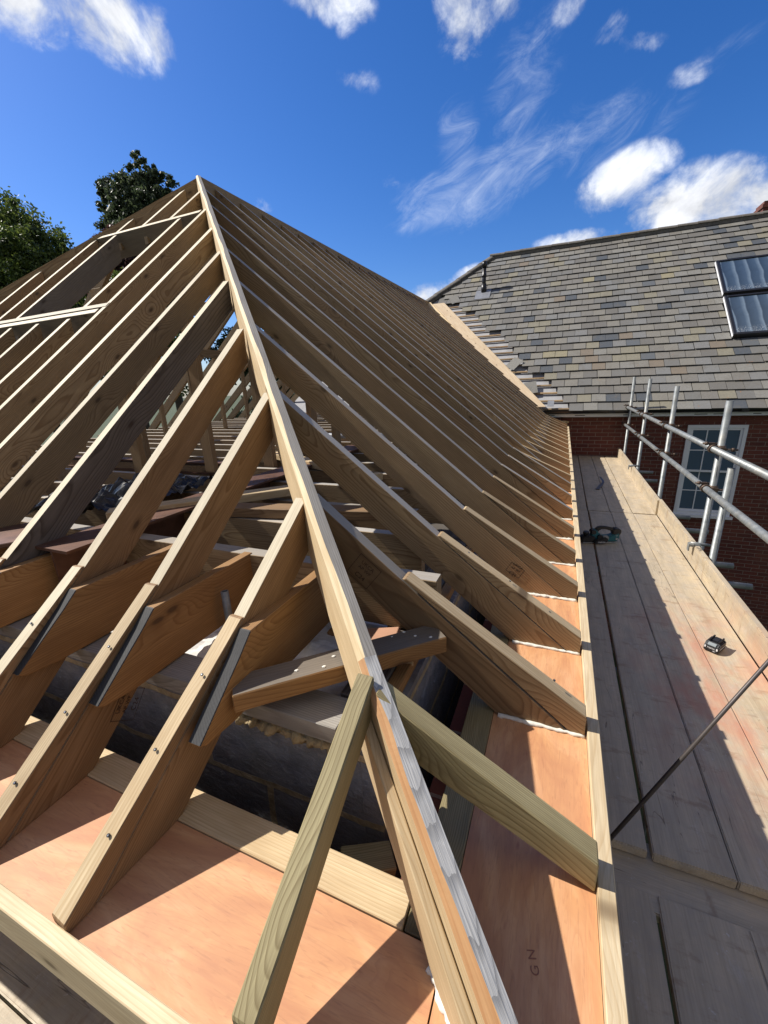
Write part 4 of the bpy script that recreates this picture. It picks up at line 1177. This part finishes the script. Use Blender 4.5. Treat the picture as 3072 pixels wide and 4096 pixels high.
tree((-23.2, 17.6, -4.5), [(dirp(-38.2,30,14.6,.6),(.9,.9,.8)), (dirp(-40.2,30,14.2,.6),(.7,.8,.9)), (dirp(-36.8,30,12.6,.6),(1.7,1.4,1.3)), (dirp(-40.0,30,11.8,.6),(1.5,1.3,1.2)), (dirp(-35.0,30,13.0,.6),(.9,.9,.7))],
     mLeafC, 30000, .08, 'sparse purple-leaved tree between the green trees behind the roof')
tree((-21.0, 15.0, -4.5), [(dirp(-39.5,30,9.5,.52),(1.9,1.6,1.6)), (dirp(-41.5,30,6.5,.52),(2.3,1.8,1.6)), (dirp(-36,30,7.0,.52),(2.4,1.8,1.8)), (dirp(-37.5,30,4,.52),(3,1.8,1.8))],
     mLeafA, 20000, .10, 'low bright green tree seen through the opening in the roof frame')

# ================================================================== GROUND
def sheet_far(name, r, z, mat):
    bm = bmesh.new(); n = 24; c = bm.verts.new((0,0,0)); ring = [bm.verts.new((r*math.cos(2*math.pi*i/n), r*math.sin(2*math.pi*i/n), 0)) for i in range(n)]
    for i in range(n): bm.faces.new((c, ring[i], ring[(i+1)%n]))
    o = link(name, bm, mat, None, Matrix.Translation((0,0,z))); o['kind'] = 'structure'; return o
sheet_far('ground', 600, -4.5, mGround)

# ================================================================== SKY
to_sun = V((-1.0, -.045, 1.0)).normalized()
elev = math.asin(to_sun.z); azim = math.atan2(to_sun.x, to_sun.y)
SKYS = .064
W = bpy.data.worlds.new('World'); S.world = W; W.use_nodes = True
t = W.node_tree; t.nodes.clear()
class WN(NT):
    def __init__(s): s.t = t
w = WN()
sky = w.n('ShaderNodeTexSky', sky_type='NISHITA'); sky.sun_disc = False; sky.sun_elevation = elev; sky.sun_rotation = azim
sky.altitude = 0; sky.air_density = 1.0; sky.dust_density = .6; sky.ozone_density = 3.0
tc = w.n('ShaderNodeTexCoord').outputs['Generated']
hs = w.n('ShaderNodeHueSaturation'); hs.inputs['Saturation'].default_value = 1.32; w.put(hs.inputs['Color'], sky.outputs[0])
skyc = w.mix(1., hs.outputs[0], (1.0,1.10,1.46,1), 'MULTIPLY')
CAMR = (V((0.92246755, 0.38378067, -0.04202414)), V((0.07704888, -0.289663, -0.95402244)), V((-0.3783082, 0.87681683, -0.29677459)))
# directions of the clouds measured as bearings (unit vectors), size in radians, elongation axis
def bearing(px, py):
    d = CAMR[0]*(px-829.5)+CAMR[1]*(py-1106)+CAMR[2]*887.6
    return d.normalized()
def blob(px, py, a, b, rot, wt=1.):
    d = bearing(px, py); h = bearing(px+20*math.cos(rot), py+20*math.sin(rot)); u = (h-d); u = (u-d*u.dot(d)).normalized(); v_ = d.cross(u)
    a /= 887.6; b /= 887.6
    f = max(d.dot(CAMR[2]), .3)
    a *= f; b *= f
    du = w.n('ShaderNodeVectorMath', operation='DOT_PRODUCT'); w.put(du.inputs[0], tc); du.inputs[1].default_value = u/a
    dv = w.n('ShaderNodeVectorMath', operation='DOT_PRODUCT'); w.put(dv.inputs[0], tc); dv.inputs[1].default_value = v_/b
    dd = w.n('ShaderNodeVectorMath', operation='DOT_PRODUCT'); w.put(dd.inputs[0], tc); dd.inputs[1].default_value = d
    q = w.math('ADD', w.math('MULTIPLY', du.outputs['Value'], du.outputs['Value']), w.math('MULTIPLY', dv.outputs['Value'], dv.outputs['Value']))
    m = w.math('SUBTRACT', 1., q, clamp=True)
    return w.math('MULTIPLY', m, w.math('MULTIPLY', w.math('GREATER_THAN', dd.outputs['Value'], 0.), wt))
def union(bl):
    r = bl[0]
    for x in bl[1:]: r = w.math('MAXIMUM', r, x)
    return r
cum = union([blob(*q) for q in (
    (30,0,150,80,.2,1.2),(225,40,150,85,.5,1.3),(320,80,70,75,.9),(715,-5,120,50,.2),(745,30,50,40,1.2,.8),
    (1010,20,100,90,1.2),(1085,5,80,50,.3,.8),(1230,15,45,34,-.6,.7),(1320,68,50,30,-.8,.5),(1385,92,60,26,0,.5),(1500,160,60,30,-.3,.55),
    (1345,388,125,60,-.5,1.2),(1400,352,60,40,-.5,.9),(1490,445,150,75,-.1,1.35),(1560,425,160,85,0,1.35),(1650,425,90,70,0,1.3),(1240,524,105,30,-.15),(920,642,80,34,-.2),(1005,598,50,22,-.5),
    (570,447,34,20,0,.6),(605,482,34,18,.4,.6),(772,170,60,30,.3,.5),(847,395,26,20,0,.5))])
n1 = w.noise(w.mapping(tc, (1,1,1.25)), 9.5, 9, .62, .45)
n2 = w.noise(w.mapping(tc, (1,1,1)), 30., 5, .6, .3)
dens = w.math('ADD', w.math('MULTIPLY', cum, .60), w.math('ADD', w.math('MULTIPLY', w.math('SUBTRACT', n1, .5), 1.5), w.math('MULTIPLY', w.math('SUBTRACT', n2, .5), .75)))
cmask = w.math('MULTIPLY', w.rng(dens, .12, .80, 0, 1, True), w.rng(cum, .0, .5, 0, 1, True))
core = w.rng(dens, .40, .85, 0, 1, True)
# wispy cirrus
cir = union([blob(*q) for q in ((990,430,190,75,-.25),(1090,375,230,75,-.55,.9),(1250,300,190,50,-.6,.7),(1130,200,110,150,.2,.6),(1180,90,150,60,-1.05,.62),(1330,280,170,60,-.7,.55),(1470,210,150,60,-.9,.45),(1580,95,80,36,-.5,.4),(885,455,50,60,0,.8),(990,320,70,120,-.4,.7))])
vdir_ = bearing(1250, 300) - bearing(1000, 470)
ax = vdir_.normalized(); ez_ = bearing(1100, 380); ez_ = (ez_ - ax*ez_.dot(ax)).normalized(); ey_ = ez_.cross(ax)
cmbn = w.n('ShaderNodeCombineXYZ')
for i, (a_, s_) in enumerate(((ax, 4.0), (ey_, 9.), (ez_, 4.))):
    dp = w.n('ShaderNodeVectorMath', operation='DOT_PRODUCT'); w.put(dp.inputs[0], tc); dp.inputs[1].default_value = a_*s_
    w.put(cmbn.inputs[i], dp.outputs['Value'])
n3 = w.noise(cmbn.outputs[0], 2.6, 10, .70, .9)
cden = w.math('ADD', w.math('MULTIPLY', cir, .46), w.math('SUBTRACT', n3, .5))
cimask = w.math('MULTIPLY', w.math('MULTIPLY', w.rng(cden, .10, 1.0, 0, 1., True), w.rng(cir, 0, .6, 0, 1, True)), .8)
CW = 12.0
ccol = w.mix(core, (CW*.80, CW*.86, CW*.98, 1), (CW*.88, CW*.90, CW*.95, 1))
shade = w.rng(n1, .38, .60, .66, 1.0)
hh = w.n('ShaderNodeVectorMath', operation='SCALE'); w.put(hh.inputs[0], ccol); w.put(hh.inputs['Scale'], shade)
out = w.mix(cimask, skyc, (CW*.72, CW*.80, CW*.96, 1))
out = w.mix(cmask, out, hh.outputs[0])
bg = w.n('ShaderNodeBackground'); w.put(bg.inputs[0], out); bg.inputs[1].default_value = SKYS
# unseen rest of the sky: dimmed cloud added to neutralise light in the shade
n5 = w.noise(tc, 3.2, 4, .6)
cd_ = w.n('ShaderNodeVectorMath', operation='DOT_PRODUCT'); w.put(cd_.inputs[0], tc); cd_.inputs[1].default_value = bearing(829, 500)
fo = w.math('MULTIPLY', w.rng(n5, .36, .54, 0, .95, True), w.rng(cd_.outputs['Value'], .50, .35, 0, 1, True))
bg2 = w.n('ShaderNodeBackground'); w.put(bg2.inputs[0], w.mix(fo, skyc, (CW*.32, CW*.305, CW*.29, 1))); bg2.inputs[1].default_value = SKYS
ms = w.n('ShaderNodeMixShader'); w.put(ms.inputs[0], w.math('GREATER_THAN', cd_.outputs['Value'], .55))
t.links.new(bg2.outputs[0], ms.inputs[1]); t.links.new(bg.outputs[0], ms.inputs[2])
wo = w.n('ShaderNodeOutputWorld'); t.links.new(ms.outputs[0], wo.inputs[0])

sl = bpy.data.lights.new('sun', 'SUN'); sl.energy = 4.2; sl.angle = math.radians(.53); sl.color = (1., .95, .87)
so = bpy.data.objects.new('sun', sl); C.objects.link(so); so.rotation_mode = 'QUATERNION'; so.rotation_quaternion = to_sun.to_track_quat('Z', 'Y'); so.location = (0,0,30)

# ================================================================== CAMERA
cd = bpy.data.cameras.new('camera'); cam = bpy.data.objects.new('camera', cd); C.objects.link(cam); S.camera = cam
cd.sensor_fit = 'HORIZONTAL'; cd.sensor_width = 36; cd.lens = 36*1643.65/3072; cd.clip_end = 2000; cd.clip_start = .02
r_, d_, f_ = CAMR
cam.matrix_world = frame((0,0,1.556), r_, -d_, -f_)
S.render.engine = 'CYCLES'
S.view_settings.view_transform = 'Standard'; S.view_settings.look = 'None'; S.view_settings.exposure = .62; S.view_settings.gamma = 1
S.render.resolution_x = 768; S.render.resolution_y = 1024
try:
    S.cycles.use_denoising = True; S.cycles.max_bounces = 6; S.cycles.diffuse_bounces = 3; S.cycles.glossy_bounces = 2; S.cycles.transmission_bounces = 2
except Exception: pass
